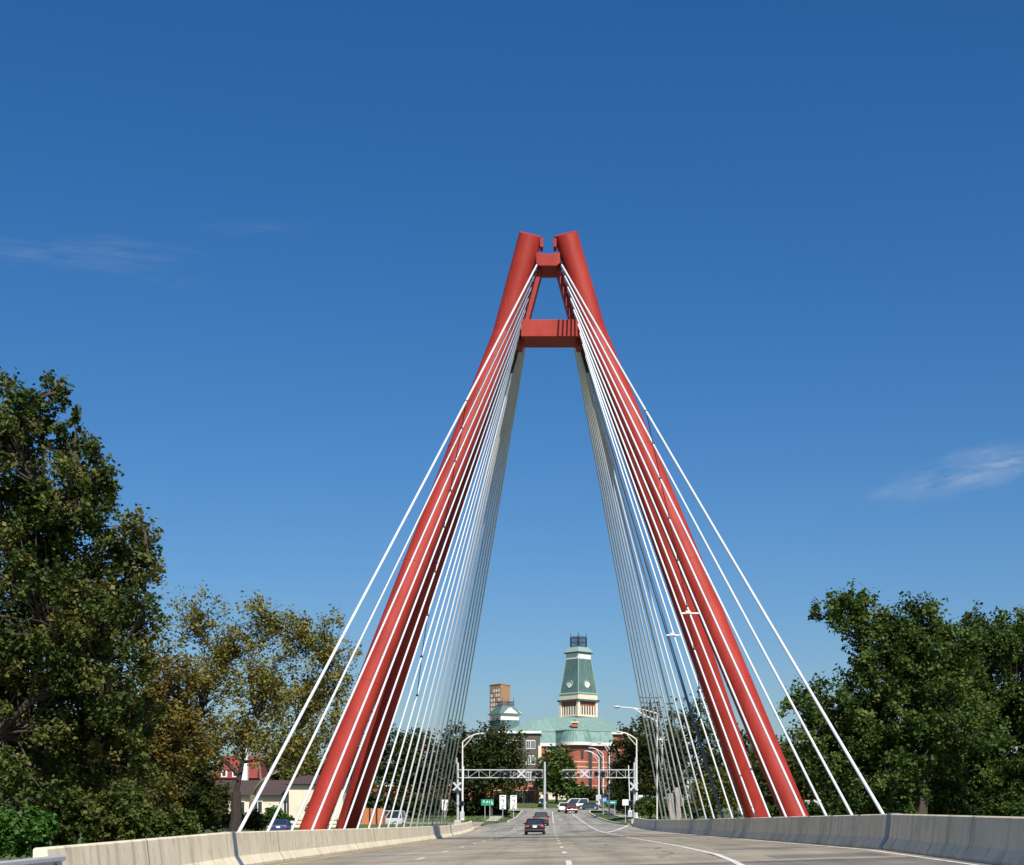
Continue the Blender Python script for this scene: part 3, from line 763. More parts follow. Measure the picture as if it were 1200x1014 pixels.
    if kind == 'pickup':
        t = MB().box(T(0, e+.0, belt-.22), (W*.72, .04, .42), rz).build('tailgate', body_m, o, bevel=.02)
        MB().box(T(0, e-.03, belt-.12), (.28, .03, .07), rz).build('handle', M['black'], t)
        bd = MB().box(T(0, e+1.02, belt+.045), (W*.84, 1.85, .03), rz).build('bed_liner', M['black'], o)
        for s in (-1, 1): MB().box(T(s*(W/2-.07), e+1.02, belt+.06), (.10, 1.9, .08), rz).build('bed_rail', body_m, o)
    else:
        MB().box(T(0, e+.02, belt-.06), (.5, .05, .06), rz).build('badge_strip', M['chrome'], o)
    return o
navy = paint('paint_navy', (.006, .008, .014)); maroon = paint('paint_maroon', (.085, .007, .014)); whitep = paint('paint_white', (.72, .72, .71))
dkgrey = paint('paint_charcoal', (.02, .023, .028)); blue = paint('paint_blue', (.02, .045, .16)); lblue = paint('paint_light_blue', (.24, .33, .45)); slate = paint('paint_slate', (.04, .06, .075))
def car_at(label, kind, px, Y, m, rz=0.0, zf=None, **k):
    x = X(px, Y); vehicle(label, kind, (x, Y, (road_z(x, Y) if zf is None else zf(x, Y))+.01), rz, m, 'car' if kind not in ('pickup', 'van') else {'pickup': 'pickup_truck', 'van': 'van'}[kind], **k)
car_at('dark navy sedan with red tail lights driving away, nearest on the road', 'sedan', 627, 141, navy)
car_at('dark charcoal suv driving just ahead of the navy sedan', 'suv', 634, 194, dkgrey, R(1))
car_at('maroon pickup truck with chrome bumper waiting at the far junction', 'pickup', 669.3, 272, maroon, R(2))
car_at('white suv driving towards us left of the maroon pickup', 'suv', 660.5, 284, whitep, R(176))
car_at('white van crossing the far junction behind the maroon pickup', 'van', 674, 303, whitep, R(95))
car_at('dark slate sedan crossing the far junction on the right', 'sedan', 690.5, 300, slate, R(78))
car_at('dark teal grey suv waiting behind the signal pole at the far junction', 'suv', 636.5, 318, paint('paint_teal', (.015, .04, .045)), R(178), zf=terr_z)
lot = 'cars parked left of the bridge'
car_at('dark parked car among the trees left of the bridge', 'sedan', 174, 150, dkgrey, R(70), zf=terr_z, group=lot)
car_at('pale blue parked car among the trees left of the bridge', 'sedan', 189, 148, lblue, R(64), zf=terr_z, group=lot)
car_at('blue parked car in front of the cream building door', 'sedan', 329, 150, blue, R(4), zf=lambda x, y: Z(978, y), group=lot)
car_at('grey white delivery van parked behind a brick wall left of the pylon', 'van', 451, 200, paint('paint_grey', (.42, .45, .48)), R(80), zf=lambda x, y: terr_z(x, y)+.2, group=lot)

# ------------------------------------------------------------------ courthouse with clock tower
Yc = 450.0; S = Yc/F
cx, cy = X(678.2, Yc), Yc
gz = terr_z(cx, cy)
ch = thing('courthouse', 'courthouse with green copper roofs and a tapering clock tower with iron cresting', 'courthouse', (cx, cy, gz))
rz = R(43); c_, s_ = math.cos(rz), math.sin(rz)
def TW(x, y, z): return (cx + x*c_ - y*s_, cy + 4 + x*s_ + y*c_, z)
def zc(py): return Z(py, Yc)
w0 = 4.0
# brick belfry core, corner piers, arches and stone mullions
MB().frustum(cx, cy+4, zc(862), zc(821.5), w0-.45, w0-.45, w0-.45, w0-.45, rz).build('tower_core', M['brick'], ch)
bs = MB()
for sx in (-1, 1):
    for sy in (-1, 1):
        p = TW(sx*(w0-.35), sy*(w0-.35), 0); bs.box((p[0], p[1], (zc(840)+zc(821.5))/2), (.75, .75, zc(821.5)-zc(840)), rz)
bs.build('corner_pier', M['stone'], ch)
for face in range(4):
    fa = rz + face*math.pi/2; fc, fs = math.cos(fa), math.sin(fa)
    def FP(u, out, z): return (cx + u*fc + (w0-.45+out)*fs, cy+4 + u*fs - (w0-.45+out)*fc, z)
    pn = MB(); dk = MB()
    for k in range(6):
        u = -2.6 + k*1.04
        p = FP(u, .08, (zc(839)+zc(827))/2)
        pn.box(p, (.42, .3, zc(827)-zc(839)), fa)
    p = FP(0, .1, zc(838.6)); pn.box(p, (6.2, .4, .55), fa)
    for k in range(5):
        u = -2.08 + k*1.04
        p = FP(u, .02, (zc(838)+zc(827.5))/2); dk.box(p, (.6, .1, zc(827.5)-zc(838)), fa)
        n = len(dk.v); q = FP(u, .05, zc(827.3)); dk.disc(q, .3, (fs, -fc, 0), .06, 12)
    pn.build('mullion', M['stone'], ch); dk.build('louvre', M['glass'], ch)
    # clock on this face of the mansard
    q = Vector(FP(0, -.25, zc(801.6)))
    nrm = Vector((fs, -fc, .12)).normalized()
    ck = MB().disc(q, 1.05, nrm, .7, 24).build('clock', M['stone'], ch)
    MB().disc(q + nrm*.36, .82, nrm, .06, 24).build('clock_face', M['white'], ck)
    hb = MB(); upv = Vector((0, 0, 1)); side_ = nrm.cross(upv)
    hb.bar(q + nrm*.41, q + nrm*.41 + upv*.35 + side_*.35, .09); hb.bar(q + nrm*.41, q + nrm*.41 - upv*.25 + side_*.6, .07)
    hb.build('clock_hand', M['black'], ck)
    db = MB(); 
    for a in np.linspace(-.2, math.pi+.2, 9):
        a2 = a + (math.pi+.4)/8
        if a2 > math.pi+.3: break
        f = lambda t: q + nrm*.15 + side_*(-math.cos(t))*1.2 + upv*math.sin(t)*1.2
        db.bar(f(a), f(a2), .7, .25)
    db.build('clock_hood', M['copper_edge'], ck)
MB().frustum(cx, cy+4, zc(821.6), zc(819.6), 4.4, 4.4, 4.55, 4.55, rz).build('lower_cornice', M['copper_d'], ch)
MB().frustum(cx, cy+4, zc(819.6), zc(813), 3.95, 3.95, 4.0, 4.0, rz).build('stone_band', M['stone'], ch)
MB().frustum(cx, cy+4, zc(813), zc(811.4), 4.2, 4.2, 4.0, 4.0, rz).build('upper_cornice', M['copper_edge'], ch)
rings = []
for py, hw in ((811.4, 3.80), (804, 3.60), (792, 3.22), (781, 2.88), (771.4, 2.62)):
    rings.append([TW(x*hw, y*hw, zc(py)) for x, y in ((-1,-1),(1,-1),(1,1),(-1,1))])
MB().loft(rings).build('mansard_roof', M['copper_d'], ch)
hp = MB()
for i in range(4): hp.tube([rings[k][i] for k in range(5)], .14, 6)
hp.build('hip_trim', M['copper_edge'], ch)
MB().frustum(cx, cy+4, zc(771.4), zc(764.5), 2.55, 2.55, 2.62, 2.62, rz).build('white_band', M['white'], ch)
MB().frustum(cx, cy+4, zc(764.6), zc(763.4), 2.9, 2.9, 3.25, 3.25, rz).build('eave', M['copper_d'], ch)
MB().frustum(cx, cy+4, zc(763.4), zc(757), 3.25, 3.25, 1.9, 1.9, rz).build('cap_roof', M['copper_edge'], ch)
ib = MB(); hw = 1.62; zb_, zt_ = zc(757.2), zc(745.5)
for sx, sy in ((-1,-1),(1,-1),(1,1),(-1,1)):
    p = TW(sx*hw, sy*hw, 0); ib.box((p[0], p[1], (zb_+zt_)/2), (.3, .3, zt_-zb_), rz); ib.tube([(p[0], p[1], zt_), (p[0], p[1], zc(739.5))], [.14, .03], 6)
for k in range(4):
    a = TW(*[(-hw,-hw),(hw,-hw),(hw,hw),(-hw,hw)][k], 0); b_ = TW(*[(hw,-hw),(hw,hw),(-hw,hw),(-hw,-hw)][k], 0)
    for zz in (zb_+.2, (zb_+zt_)/2, zt_-.1): ib.bar((a[0], a[1], zz), (b_[0], b_[1], zz), .14)
    for j in range(1, 8):
        t = j/8; q = (a[0]+(b_[0]-a[0])*t, a[1]+(b_[1]-a[1])*t); ib.tube([(q[0], q[1], zb_), (q[0], q[1], zt_+.35)], .085, 5)
ib.build('iron_cresting', M['iron'], ch)
# main roofs and walls
def hip(name, m, x0, x1, y0, y1, ze, zr_, inx, iny, parent):
    A = [(x0,y0,ze),(x1,y0,ze),(x1,y1,ze),(x0,y1,ze)]; B = [(x0+inx,y0+iny,zr_),(x1-inx,y0+iny,zr_),(x1-inx,y1-iny,zr_),(x0+inx,y1-iny,zr_)]
    return MB().loft([A, B]).build(name, m, parent)
y0c = Yc-14
def xa(px): return X(px, y0c)
ze = Z(858.5, y0c)
wl = MB().box(((xa(594)+xa(737))/2, Yc, (gz+ze)/2), (xa(737)-xa(594)-1, 27, ze-gz)).build('wall', M['brick'], ch)
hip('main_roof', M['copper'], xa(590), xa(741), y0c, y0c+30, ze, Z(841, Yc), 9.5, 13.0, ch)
hip('wing_roof', M['copper'], xa(614), xa(656), y0c-8, y0c+12, Z(864, y0c-8), Z(843.5, y0c), 3.6, 8, ch)
MB().box(((xa(614)+xa(656))/2, y0c-3, (gz+Z(864, y0c-8))/2), (xa(656)-xa(614)-.8, 9, Z(864, y0c-8)-gz)).build('wing_wall', M['brick'], ch)
fb = MB().box(((xa(590)+xa(741))/2, y0c-.05, ze-.25), (xa(741)-xa(590), .5, .5)).build('eave_board', M['white'], ch)
chm = MB().box((X(673.5, y0c+4), y0c+4, Z(849.6, y0c+4)), (1.7, 1.7, 1.3)).build('chimney', M['brick'], ch)
MB().frustum(X(673.5, y0c+4), y0c+4, Z(847.2, y0c+4), Z(846.2, y0c+4), 1.2, 1.2, 1.1, 1.1).build('chimney_cap', M['stone'], chm)
MB().tube([(X(673.5, y0c+4), y0c+4, Z(845.8, y0c+4)), (X(673.5, y0c+4), y0c+4, Z(842.5, y0c+4))], [.35, .1], 8).build('finial', M['copper_d'], chm)
# corner turret with little gable, left
tx = X(591.5, Yc); ty = Yc+2
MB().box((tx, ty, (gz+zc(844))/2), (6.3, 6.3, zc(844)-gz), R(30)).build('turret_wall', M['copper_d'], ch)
MB().box((tx, ty, (zc(844)+zc(837.5))/2), (6.0, 6.0, zc(837.5)-zc(844)), R(30)).build('turret_band', M['white'], ch)
MB().frustum(tx, ty, zc(837.5), zc(836.3), 3.6, 3.6, 3.9, 3.9, R(30)).build('turret_eave', M['white'], ch)
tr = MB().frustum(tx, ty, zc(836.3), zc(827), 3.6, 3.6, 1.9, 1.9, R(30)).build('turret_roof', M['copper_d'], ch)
ga = MB()
for s in (0, 1):
    an = R(30)+s*R(90)
    if s: an = R(30)-R(0)
    nx_, ny_ = math.sin(an), -math.cos(an)
    ux, uy = math.cos(an), math.sin(an)
    if s == 1: nx_, ny_, ux, uy = ux, uy, -ny_*-1, nx_
    r0 = [(tx + nx_*3.75 + ux*k, ty + ny_*3.75 + uy*k, z) for k, z in ((-2.3, zc(836.2)), (2.3, zc(836.2)), (0, zc(829.5)))]
    r1 = [(p[0] - nx_*1.6, p[1] - ny_*1.6, p[2]) for p in r0]
    ga.loft([r0, r1])
ga.build('gable', M['white'], ch)
ib = MB(); 
for k in range(4):
    pts = [(-1.9,-1.9),(1.9,-1.9),(1.9,1.9),(-1.9,1.9)]
    cc, ss = math.cos(R(30)), math.sin(R(30))
    W_ = lambda p: (tx+p[0]*cc-p[1]*ss, ty+p[0]*ss+p[1]*cc)
    a, b_ = W_(pts[k]), W_(pts[(k+1) % 4])
    ib.bar((*a, zc(822.5)), (*b_, zc(822.5)), .12); ib.bar((*a, zc(826)), (*b_, zc(826)), .12)
    ib.tube([(*a, zc(827)), (*a, zc(817.5))], [.15, .05], 6)
    for j in range(1, 6):
        t = j/6; q = (a[0]+(b_[0]-a[0])*t, a[1]+(b_[1]-a[1])*t); ib.tube([(*q, zc(827)), (*q, zc(821.5))], .07, 5)
ib.build('turret_cresting', M['iron'], ch)

# ------------------------------------------------------------------ brick annex with rounded corner drum
Ya = 380.0
def xz(px): return X(px, Ya)
def za(py): return Z(py, Ya)
ga_ = terr_z(X(680, Ya), Ya)
an = thing('brick_annex', 'red brick civic building with pale stone bands, a rounded corner drum and green mansard roof', 'building', (xz(680), Ya+8, ga_))
bands = [za(y) for y in (878.5, 892.5, 898.5, 905, 920.5)]
mb = stripemat('banded_brick', (.29, .078, .047), (.52, .35, .25), [v for v in bands], .28)
dcx, dcy, dr = xz(676.3), Ya+3.4, 2.95
MB().tube([(dcx, dcy, ga_-1), (dcx, dcy, za(873))], dr, 40).build('drum', mb, an, True)
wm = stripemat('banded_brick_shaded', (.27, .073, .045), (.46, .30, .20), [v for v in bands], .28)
x0, x1 = xz(686), xz(729); 
MB().box(((x0+x1)/2, Ya+11, (ga_-1+za(872))/2), (x1-x0, 12, za(872)-ga_+1)).build('wall', wm, an)
x0l, x1l = xz(631), xz(667)
MB().box(((x0l+x1l)/2, Ya+9.5, (ga_-1+za(880))/2), (x1l-x0l, 10, za(880)-ga_+1)).build('side_wall', wm, an)
for px in (691.5, 702.8, 714, 723):
    w_ = MB().box((X(px, Ya+5), Ya+4.97, (za(879)+za(929))/2), (.95, .10, za(879)-za(929))).build('window', M['glass'], an)
    MB().box((X(px, Ya+5), Ya+4.9, za(930)), (1.3, .2, .25)).build('sill', M['stone'], w_)
for a in (-62, -25, 25):
    p = (dcx + math.sin(R(a))*(dr-.02), dcy - math.cos(R(a))*(dr-.02))
    if a != -25: MB().box((p[0], p[1], (za(880)+za(889))/2), (.7, .3, za(880)-za(889)), R(a)).build('window', M['glass'], an)
MB().frustum(xz(650), Ya+10, za(881.5), za(874), 2.6, 5, 1.5, 3).build('low_roof', M['copper'], an)
# mansard
def ring_m(py, grow):
    pts = [(xz(629.5)-grow, Ya+5.5-grow), (xz(651), Ya+5.5-grow)]
    for t in np.linspace(-70, 62, 12): pts.append((dcx + math.sin(R(t))*(dr+1.1+grow), dcy - math.cos(R(t))*(dr+1.1+grow)))
    pts += [(xz(690), Ya+4.1-grow), (xz(720)+grow, Ya+4.1-grow), (xz(720)+grow, Ya+16), (xz(629.5)-grow, Ya+16)]
    return [(p[0], p[1], za(py)) for p in pts]
MB().loft([ring_m(873.2, .25), ring_m(869.6, .35)]).build('fascia', M['white'], an)
MB().loft([ring_m(869.6, .15), ring_m(864, -.12), ring_m(855.2, -.75)]).build('mansard_roof', M['copper_m'], an)
sm = MB()
rr_ = ring_m(855.2, -.72)
for r_a, r_b in zip(rr_[:-1], rr_[1:]): sm.bar(r_a, r_b, .28)
sm.build('ridge_trim', M['copper_edge'], an)
sm = MB()
for r_a, r_b in zip(ring_m(869.6, .2), ring_m(855.2, -.72)): sm.bar(r_a, r_b, .12)
sm.build('roof_seam', M['copper_edge'], an)
tb = MB(); tb.box((xz(668), Ya-6, za(934.5)), (xz(716)-xz(622), .5, za(930.5)-za(938.5)))
o = tb.build('garden_wall', M['stone'], None, loc=(xz(668), Ya-6, za(938))); tag(o, 'low pale stone garden wall on the lawn before the brick civic building', 'wall')
MB().box((xz(668), Ya-6.05, za(930.3)), (xz(716)-xz(622)+.2, .7, .14)).build('coping', M['white'], o)

# ------------------------------------------------------------------ apartment block with brick ground floor
Yb = 335.0
gb = terr_z(X(600, Yb), Yb)
def xb2(px): return X(px, Yb)
def zb2(py): return Z(py, Yb)
ap = thing('apartment_block', 'dark sided apartment block with white windows over a red brick ground floor', 'building', (xb2(600), Yb+6, gb))
MB().box(((xb2(588)+xb2(632.5))/2, Yb+6, (zb2(918)+zb2(859.5))/2), (xb2(632.5)-xb2(588), 12, zb2(859.5)-zb2(918))).build('wall', M['siding'], ap)
MB().box(((xb2(538)+xb2(631.5))/2, Yb+5.6, (gb-1+zb2(918))/2), (xb2(631.5)-xb2(538), 12, zb2(918)-gb+1)).build('ground_floor', stripemat('brick_ground', (.30, .085, .05), (.5, .36, .25), [zb2(921), zb2(926.5)], .16), ap)
MB().box(((xb2(584)+xb2(634.5))/2, Yb+6, zb2(858.3)), (xb2(634.5)-xb2(584), 13, .5)).build('roof', M['white'], ap)
MB().box((xb2(632.6), Yb-.1, (zb2(894)+zb2(874))/2), (.7, .5, zb2(874)-zb2(894))).build('corner_panel', M['cream'], ap)
for px in (619, 624.6, 604, 596):
    for yt, yb_ in ((867.5, 877.8), (885.5, 896.2), (904.5, 914.6)):
        f = MB().box((xb2(px), Yb-.04, (zb2(yt)+zb2(yb_))/2), (.98, .12, zb2(yt)-zb2(yb_))).build('window', M['white'], ap)
        gl = MB()
        for sx in (-.22, .22): gl.box((xb2(px)+sx, Yb-.115, (zb2(yt)+zb2(yb_))/2), (.34, .03, (zb2(yt)-zb2(yb_))*.82))
        gl.build('pane', M['glass'], f)
for px in (582, 588.5, 595, 602, 609, 615.5, 621):
    f = MB().box((xb2(px), Yb-.44, (zb2(927)+zb2(945))/2), (1.0, .1, zb2(927)-zb2(945))).build('shop_window', M['glass'], ap)
    MB().box((xb2(px)+.55, Yb-.5, (zb2(927)+zb2(945))/2), (.08, .12, zb2(927)-zb2(945))).build('frame', M['black'], f)
o = MB().tube([(xb2(596), 331, terr_z(xb2(596), 331)), (xb2(596), 331, zb2(929))], .05, 6)
aw = o.box((xb2(608), 333, zb2(934)), (xb2(615)-xb2(604), 2.4, .12)).build('awning', M['teal_sign'], ap)

# ------------------------------------------------------------------ far high rise
Yh = 700.0
def xh(px): return X(px, Yh)
def zh(py): return Z(py, Yh)
hr = thing('high_rise', 'tan brick high rise tower far behind the little green turret', 'building', (xh(585), Yh+5, terr_z(xh(585), Yh)))
hx0, hxm, hx1 = xh(573.2), xh(586.7), xh(597.4)
base = [(hx0, Yh+7), (hxm, Yh), (hx1, Yh+8), (hx1-(hxm-hx0), Yh+15)]
MB().loft([[(p[0], p[1], terr_z(xh(585), Yh)-1) for p in base], [(p[0], p[1], zh(802)) for p in base]]).build('wall', M['tower_tan'], hr)
MB().loft([[(p[0], p[1], zh(802)) for p in [(hx0-.2, Yh+7), (hxm, Yh-.3), (hx1+.2, Yh+8), (hx1-(hxm-hx0), Yh+15.3)]], [(p[0], p[1], zh(801)) for p in [(hx0-.2, Yh+7), (hxm, Yh-.3), (hx1+.2, Yh+8), (hx1-(hxm-hx0), Yh+15.3)]]]).build('parapet', M['tower_tan'], hr)
a = Vector((hx0, Yh+7, 0)); b_ = Vector((hxm, Yh, 0)); d = (b_-a); ang = math.atan2(d.y, d.x); nn = Vector((d.y, -d.x, 0)).normalized()
for r_ in range(9):
    zz = zh(809 + r_*5.4)
    for k in range(4):
        p = a + d*(.17+.22*k) + nn*.05
        MB().box((p.x, p.y, zz), (.95, .2, 1.35), ang).build('window', M['white'] if (r_*7+k*3) % 5 else M['tower_grey'], hr)

# ------------------------------------------------------------------ buildings left of the bridge
Yd = 172.0
def xd(px, y=None): return X(px, y or Yd)
def zd(py): return Z(py, Yd)
cb = thing('cream_building', 'low cream building with dark windows and a brown roof left of the pylon', 'building', (xd(310), Yd+5, zd(966)))
MB().box(((xd(150)+xd(341))/2, Yd+6, (zd(972)+zd(932))/2), (xd(341)-xd(150), 12, zd(932)-zd(972))).build('wall', M['cream'], cb)
MB().box(((xd(341.2)+xd(404))/2, Yd+5, (zd(972)+zd(920))/2), (xd(404)-xd(341.2), 13, zd(920)-zd(972))).build('tall_wall', M['cream'], cb)
hip('roof', M['roof_br'], xd(146), xd(341), Yd-.7, Yd+13, zd(932), zd(913), 1.2, 5.5, cb)
hip('upper_roof', M['roof_br'], xd(334), xd(407), Yd-2.1, Yd+13, zd(919.5), zd(908), 1.2, 5.5, cb)
for px0, px1, ya, yb_ in ((276, 287, 939.5, 952), (297, 307.5, 939, 951.5), (160, 172, 940, 952), (205, 217, 940, 952), (332.5, 340, 938, 960.5), (240, 250, 940, 952)):
    f = MB().box(((xd(px0)+xd(px1))/2, Yd-.03, (zd(ya)+zd(yb_))/2), (xd(px1)-xd(px0), .12, zd(ya)-zd(yb_))).build('window' if px0 != 332.5 else 'door', M['glass'], cb)
    fr = MB(); cxm = (xd(px0)+xd(px1))/2
    for xx in (xd(px0), cxm, xd(px1)): fr.box((xx, Yd-.08, (zd(ya)+zd(yb_))/2), (.07, .1, zd(ya)-zd(yb_)))
    fr.box((cxm, Yd-.081, zd(ya)), (xd(px1)-xd(px0)+.1, .1, .07)); fr.build('frame', M['white'], f)
MB().box(((xd(150)+xd(341))/2, Yd-.12, zd(955.5)), (xd(341)-xd(150), .2, .12)).build('ledge', M['stone'], cb)
Ye = 235.0
rc = thing('red_roofed_church', 'red roofed building with white dormers and a slim white steeple behind the olive tree', 'church', (X(270, Ye), Ye, terr_z(X(270, Ye), Ye)))
MB().box((X(273, Ye), Ye+6, (terr_z(X(270, Ye), Ye)+Z(912, Ye))/2), (X(296, Ye)-X(250, Ye), 10, Z(912, Ye)-terr_z(X(270, Ye), Ye)+.5)).build('wall', M['brick'], rc)
hip('roof', M['roof_red'], X(246, Ye), X(301, Ye), Ye, Ye+12, Z(912, Ye), Z(884, Ye), .6, 5.6, rc)
for px in (262, 275):
    dm = MB().box((X(px, Ye), Ye+1.4, Z(907, Ye)), (.9, 2.2, 1.0)).build('dormer', M['white'], rc)
    MB().box((X(px, Ye), Ye+.28, Z(907, Ye)), (.5, .04, .6)).build('pane', M['glass'], dm)
st = MB().box((X(288, Ye), Ye-.7, (terr_z(X(288, Ye), Ye)+Z(872, Ye))/2), (.95, .95, Z(872, Ye)-terr_z(X(288, Ye), Ye))).build('steeple', M['white'], rc)
MB().frustum(X(288, Ye), Ye-.7, Z(872, Ye), Z(846, Ye), .42, .42, .03, .03).build('spire', M['white'], st)
MB().box((X(288, Ye), Ye-1.19, Z(884, Ye)), (.4, .06, 1.3)).build('louvre', M['glass'], st)
Yf = 160.0
pc = thing('white_porch', 'small white porch on posts glimpsed between the trees on the left', 'porch', (X(160, Yf), Yf, terr_z(X(160, Yf), Yf)))
zg = terr_z(X(160, Yf), Yf)
hip('roof', M['roof_br'], X(138, Yf), X(184, Yf), Yf, Yf+5, Z(940, Yf), Z(932, Yf), .5, 2.2, pc)
for px in (140, 152, 166, 181): MB().box((X(px, Yf), Yf+.4, (zg+Z(940, Yf))/2), (.22, .22, Z(940, Yf)-zg)).build('post', M['white'], pc)
MB().box((X(161, Yf), Yf+.4, Z(941, Yf)), (X(184, Yf)-X(138, Yf), .2, .25)).build('beam', M['white'], pc)
MB().box((X(161, Yf), Yf+4.6, (zg+Z(940, Yf))/2), (X(184, Yf)-X(138, Yf), .3, Z(940, Yf)-zg)).build('wall', M['cream'], pc)
# brick wall and low brick shops behind the left cables
Yg = 195.0
bw = thing('brick_enclosure', 'orange brick bin enclosure with dark gates just right of the left red legs', 'enclosure', (X(437, Yg), Yg, terr_z(X(437, Yg), Yg)))
zg = terr_z(X(437, Yg), Yg)
ob = mat('brick_orange', (.42, .15, .055), .85, var=.2, scale=3)
MB().box((X(436.5, Yg), Yg+1.5, (zg-.3+Z(947.5, Yg))/2), (X(448.5, Yg)-X(424, Yg), 3, Z(947.5, Yg)-zg+.3)).build('wall', ob, bw)
for px in (433.5, 441.5): MB().box((X(px, Yg), Yg-.06, (zg+Z(947, Yg))/2), (.18, .14, Z(947, Yg)-zg)).build('gate_post', M['black'], bw)
Yi = 290.0
sh = thing('brick_shops', 'row of low red brick shops with a pale parapet behind the left stay cables', 'building', (X(480, Yi), Yi, terr_z(X(480, Yi), Yi)))
zg = terr_z(X(480, Yi), Yi)
MB().box(((X(432, Yi)+X(528, Yi))/2, Yi+5, (zg-1+Z(921.5, Yi))/2), (X(528, Yi)-X(432, Yi), 10, Z(921.5, Yi)-zg+1)).build('wall', M['brick'], sh)
MB().box(((X(432, Yi)+X(528, Yi))/2, Yi-.1, Z(921, Yi)), (X(529, Yi)-X(431, Yi), .4, .35)).build('parapet', M['stone'], sh)
for px in (444, 457, 470, 484, 497, 510): MB().box((X(px, Yi), Yi-.04, Z(933, Yi)), (1.3, .12, 1.7)).build('window', M['glass'], sh)
o = MB().tube([(X(495, 283), 283, terr_z(X(495, 283), 283)), (X(495, 283), 283, Z(868, 283))], .07, 8).build('flagpole', M['pole'], None, loc=(X(495, 283), 283, terr_z(X(495, 283), 283)))
tag(o, 'slim flagpole with a hanging red and white flag behind the left stay cables', 'flagpole')
fl = MB(); 
for k, m_ in ((0, 'red'), (1, 'white'), (2, 'red'), (3, 'white')):
    pass
rings = []
for j in range(7):
    z = Z(872+j*2.0, 283); rings.append([(X(495, 283)+.10+.95*t, 283+.18*math.sin(t*7+j*.6), z-.35*t) for t in np.linspace(0, 1, 8)])
n0 = len(rings)
fl.loft(rings, close=False, caps=False); fo = fl.build('flag', mat('flag_red', (.42, .05, .05), .8, c2=(.6, .55, .52), scale=2.2), o)
sd = fo.modifiers.new('thick', 'SOLIDIFY'); sd.thickness = .02
# pale sculpture beyond the right barrier
Yj = 160.0
x = X(794, Yj); zg = terr_z(x, Yj)
sc = thing('garden_sculpture', 'pale pink stone sculpture of two leaning slabs behind the right stay cables', 'sculpture', (x, Yj, zg))
m_ = mat('sculpture_stone', (.27, .24, .225), .8, var=.2)
MB().bar((X(796.5, Yj), Yj, zg-.2), (X(793.5, Yj), Yj, Z(923, Yj)), .5, .3).build('tall_slab', m_, sc, bevel=.05)
MB().bar((X(790, Yj), Yj+.4, zg-.2), (X(786, Yj), Yj+.4, Z(930, Yj)), .55, .3).build('low_slab', m_, sc, bevel=.05)
MB().box((X(799.5, Yj), Yj-.2, Z(940, Yj)), (.3, .3, .9)).build('block', m_, sc, bevel=.05)
# rail fence in front of the cream building
rf = thing('rail_fence', 'dark low rail fence before the cream building', 'fence', (X(300, 160), 160, terr_z(X(300, 160), 160)))
for px in range(235, 400, 10): MB().box((X(px, 160), 160, Z(966, 160)), (.07, .07, 1.2)).build('post', M['black'], rf)
b = MB()
for py in (961.5, 966): b.box((X(315, 160), 160.04, Z(py, 160)), (X(400, 160)-X(232, 160), .05, .08))
b.build('rail', M['black'], rf)
#@@PART3
# ------------------------------------------------------------------ trees
def leaf_mesh(cent, size, tint, rng, up=.55):
    """one small bent leaf per centre; returns arrays"""
    n = len(cent)
    d = rng.normal(size=(n, 3)); d[:, 2] = d[:, 2]*.7 - .15; d /= np.linalg.norm(d, axis=1)[:, None]
    nr = rng.normal(size=(n, 3)); nr[:, 2] = np.abs(nr[:, 2]) + up
    sd = np.cross(d, nr); sd /= np.linalg.norm(sd, axis=1)[:, None] + 1e-9
    nn = np.cross(sd, d)
    L = (size*rng.uniform(.6, 1.3, n))[:, None]
    w = L*rng.uniform(.30, .45, (n, 1))
    v = np.empty((n, 4, 3), np.float32)
    v[:, 0] = cent - d*L*.5
    v[:, 1] = cent + sd*w + nn*w*.35
    v[:, 2] = cent + d*L*.5
    v[:, 3] = cent - sd*w + nn*w*.35
    return v
def build_leaves(name, V, T, m, parent):
    V = np.concatenate(V); T = np.concatenate(T); n = len(V)
    me = bpy.data.meshes.new(name)
    me.vertices.add(n*4); me.vertices.foreach_set('co', V.reshape(-1).astype(np.float32))
    me.loops.add(n*4); me.loops.foreach_set('vertex_index', np.arange(n*4, dtype=np.int32))
    me.polygons.add(n); me.polygons.foreach_set('loop_start', np.arange(0, n*4, 4, dtype=np.int32))
    a = me.attributes.new('tint', 'FLOAT', 'POINT'); a.data.foreach_set('value', np.repeat(T, 4).astype(np.float32))
    me.materials.append(m); me.update(); me.validate()
    o = bpy.data.objects.new(name, me); col.objects.link(o)
    if parent is not None: o.parent = parent; o.matrix_parent_inverse = parent_inv(parent)
    return o

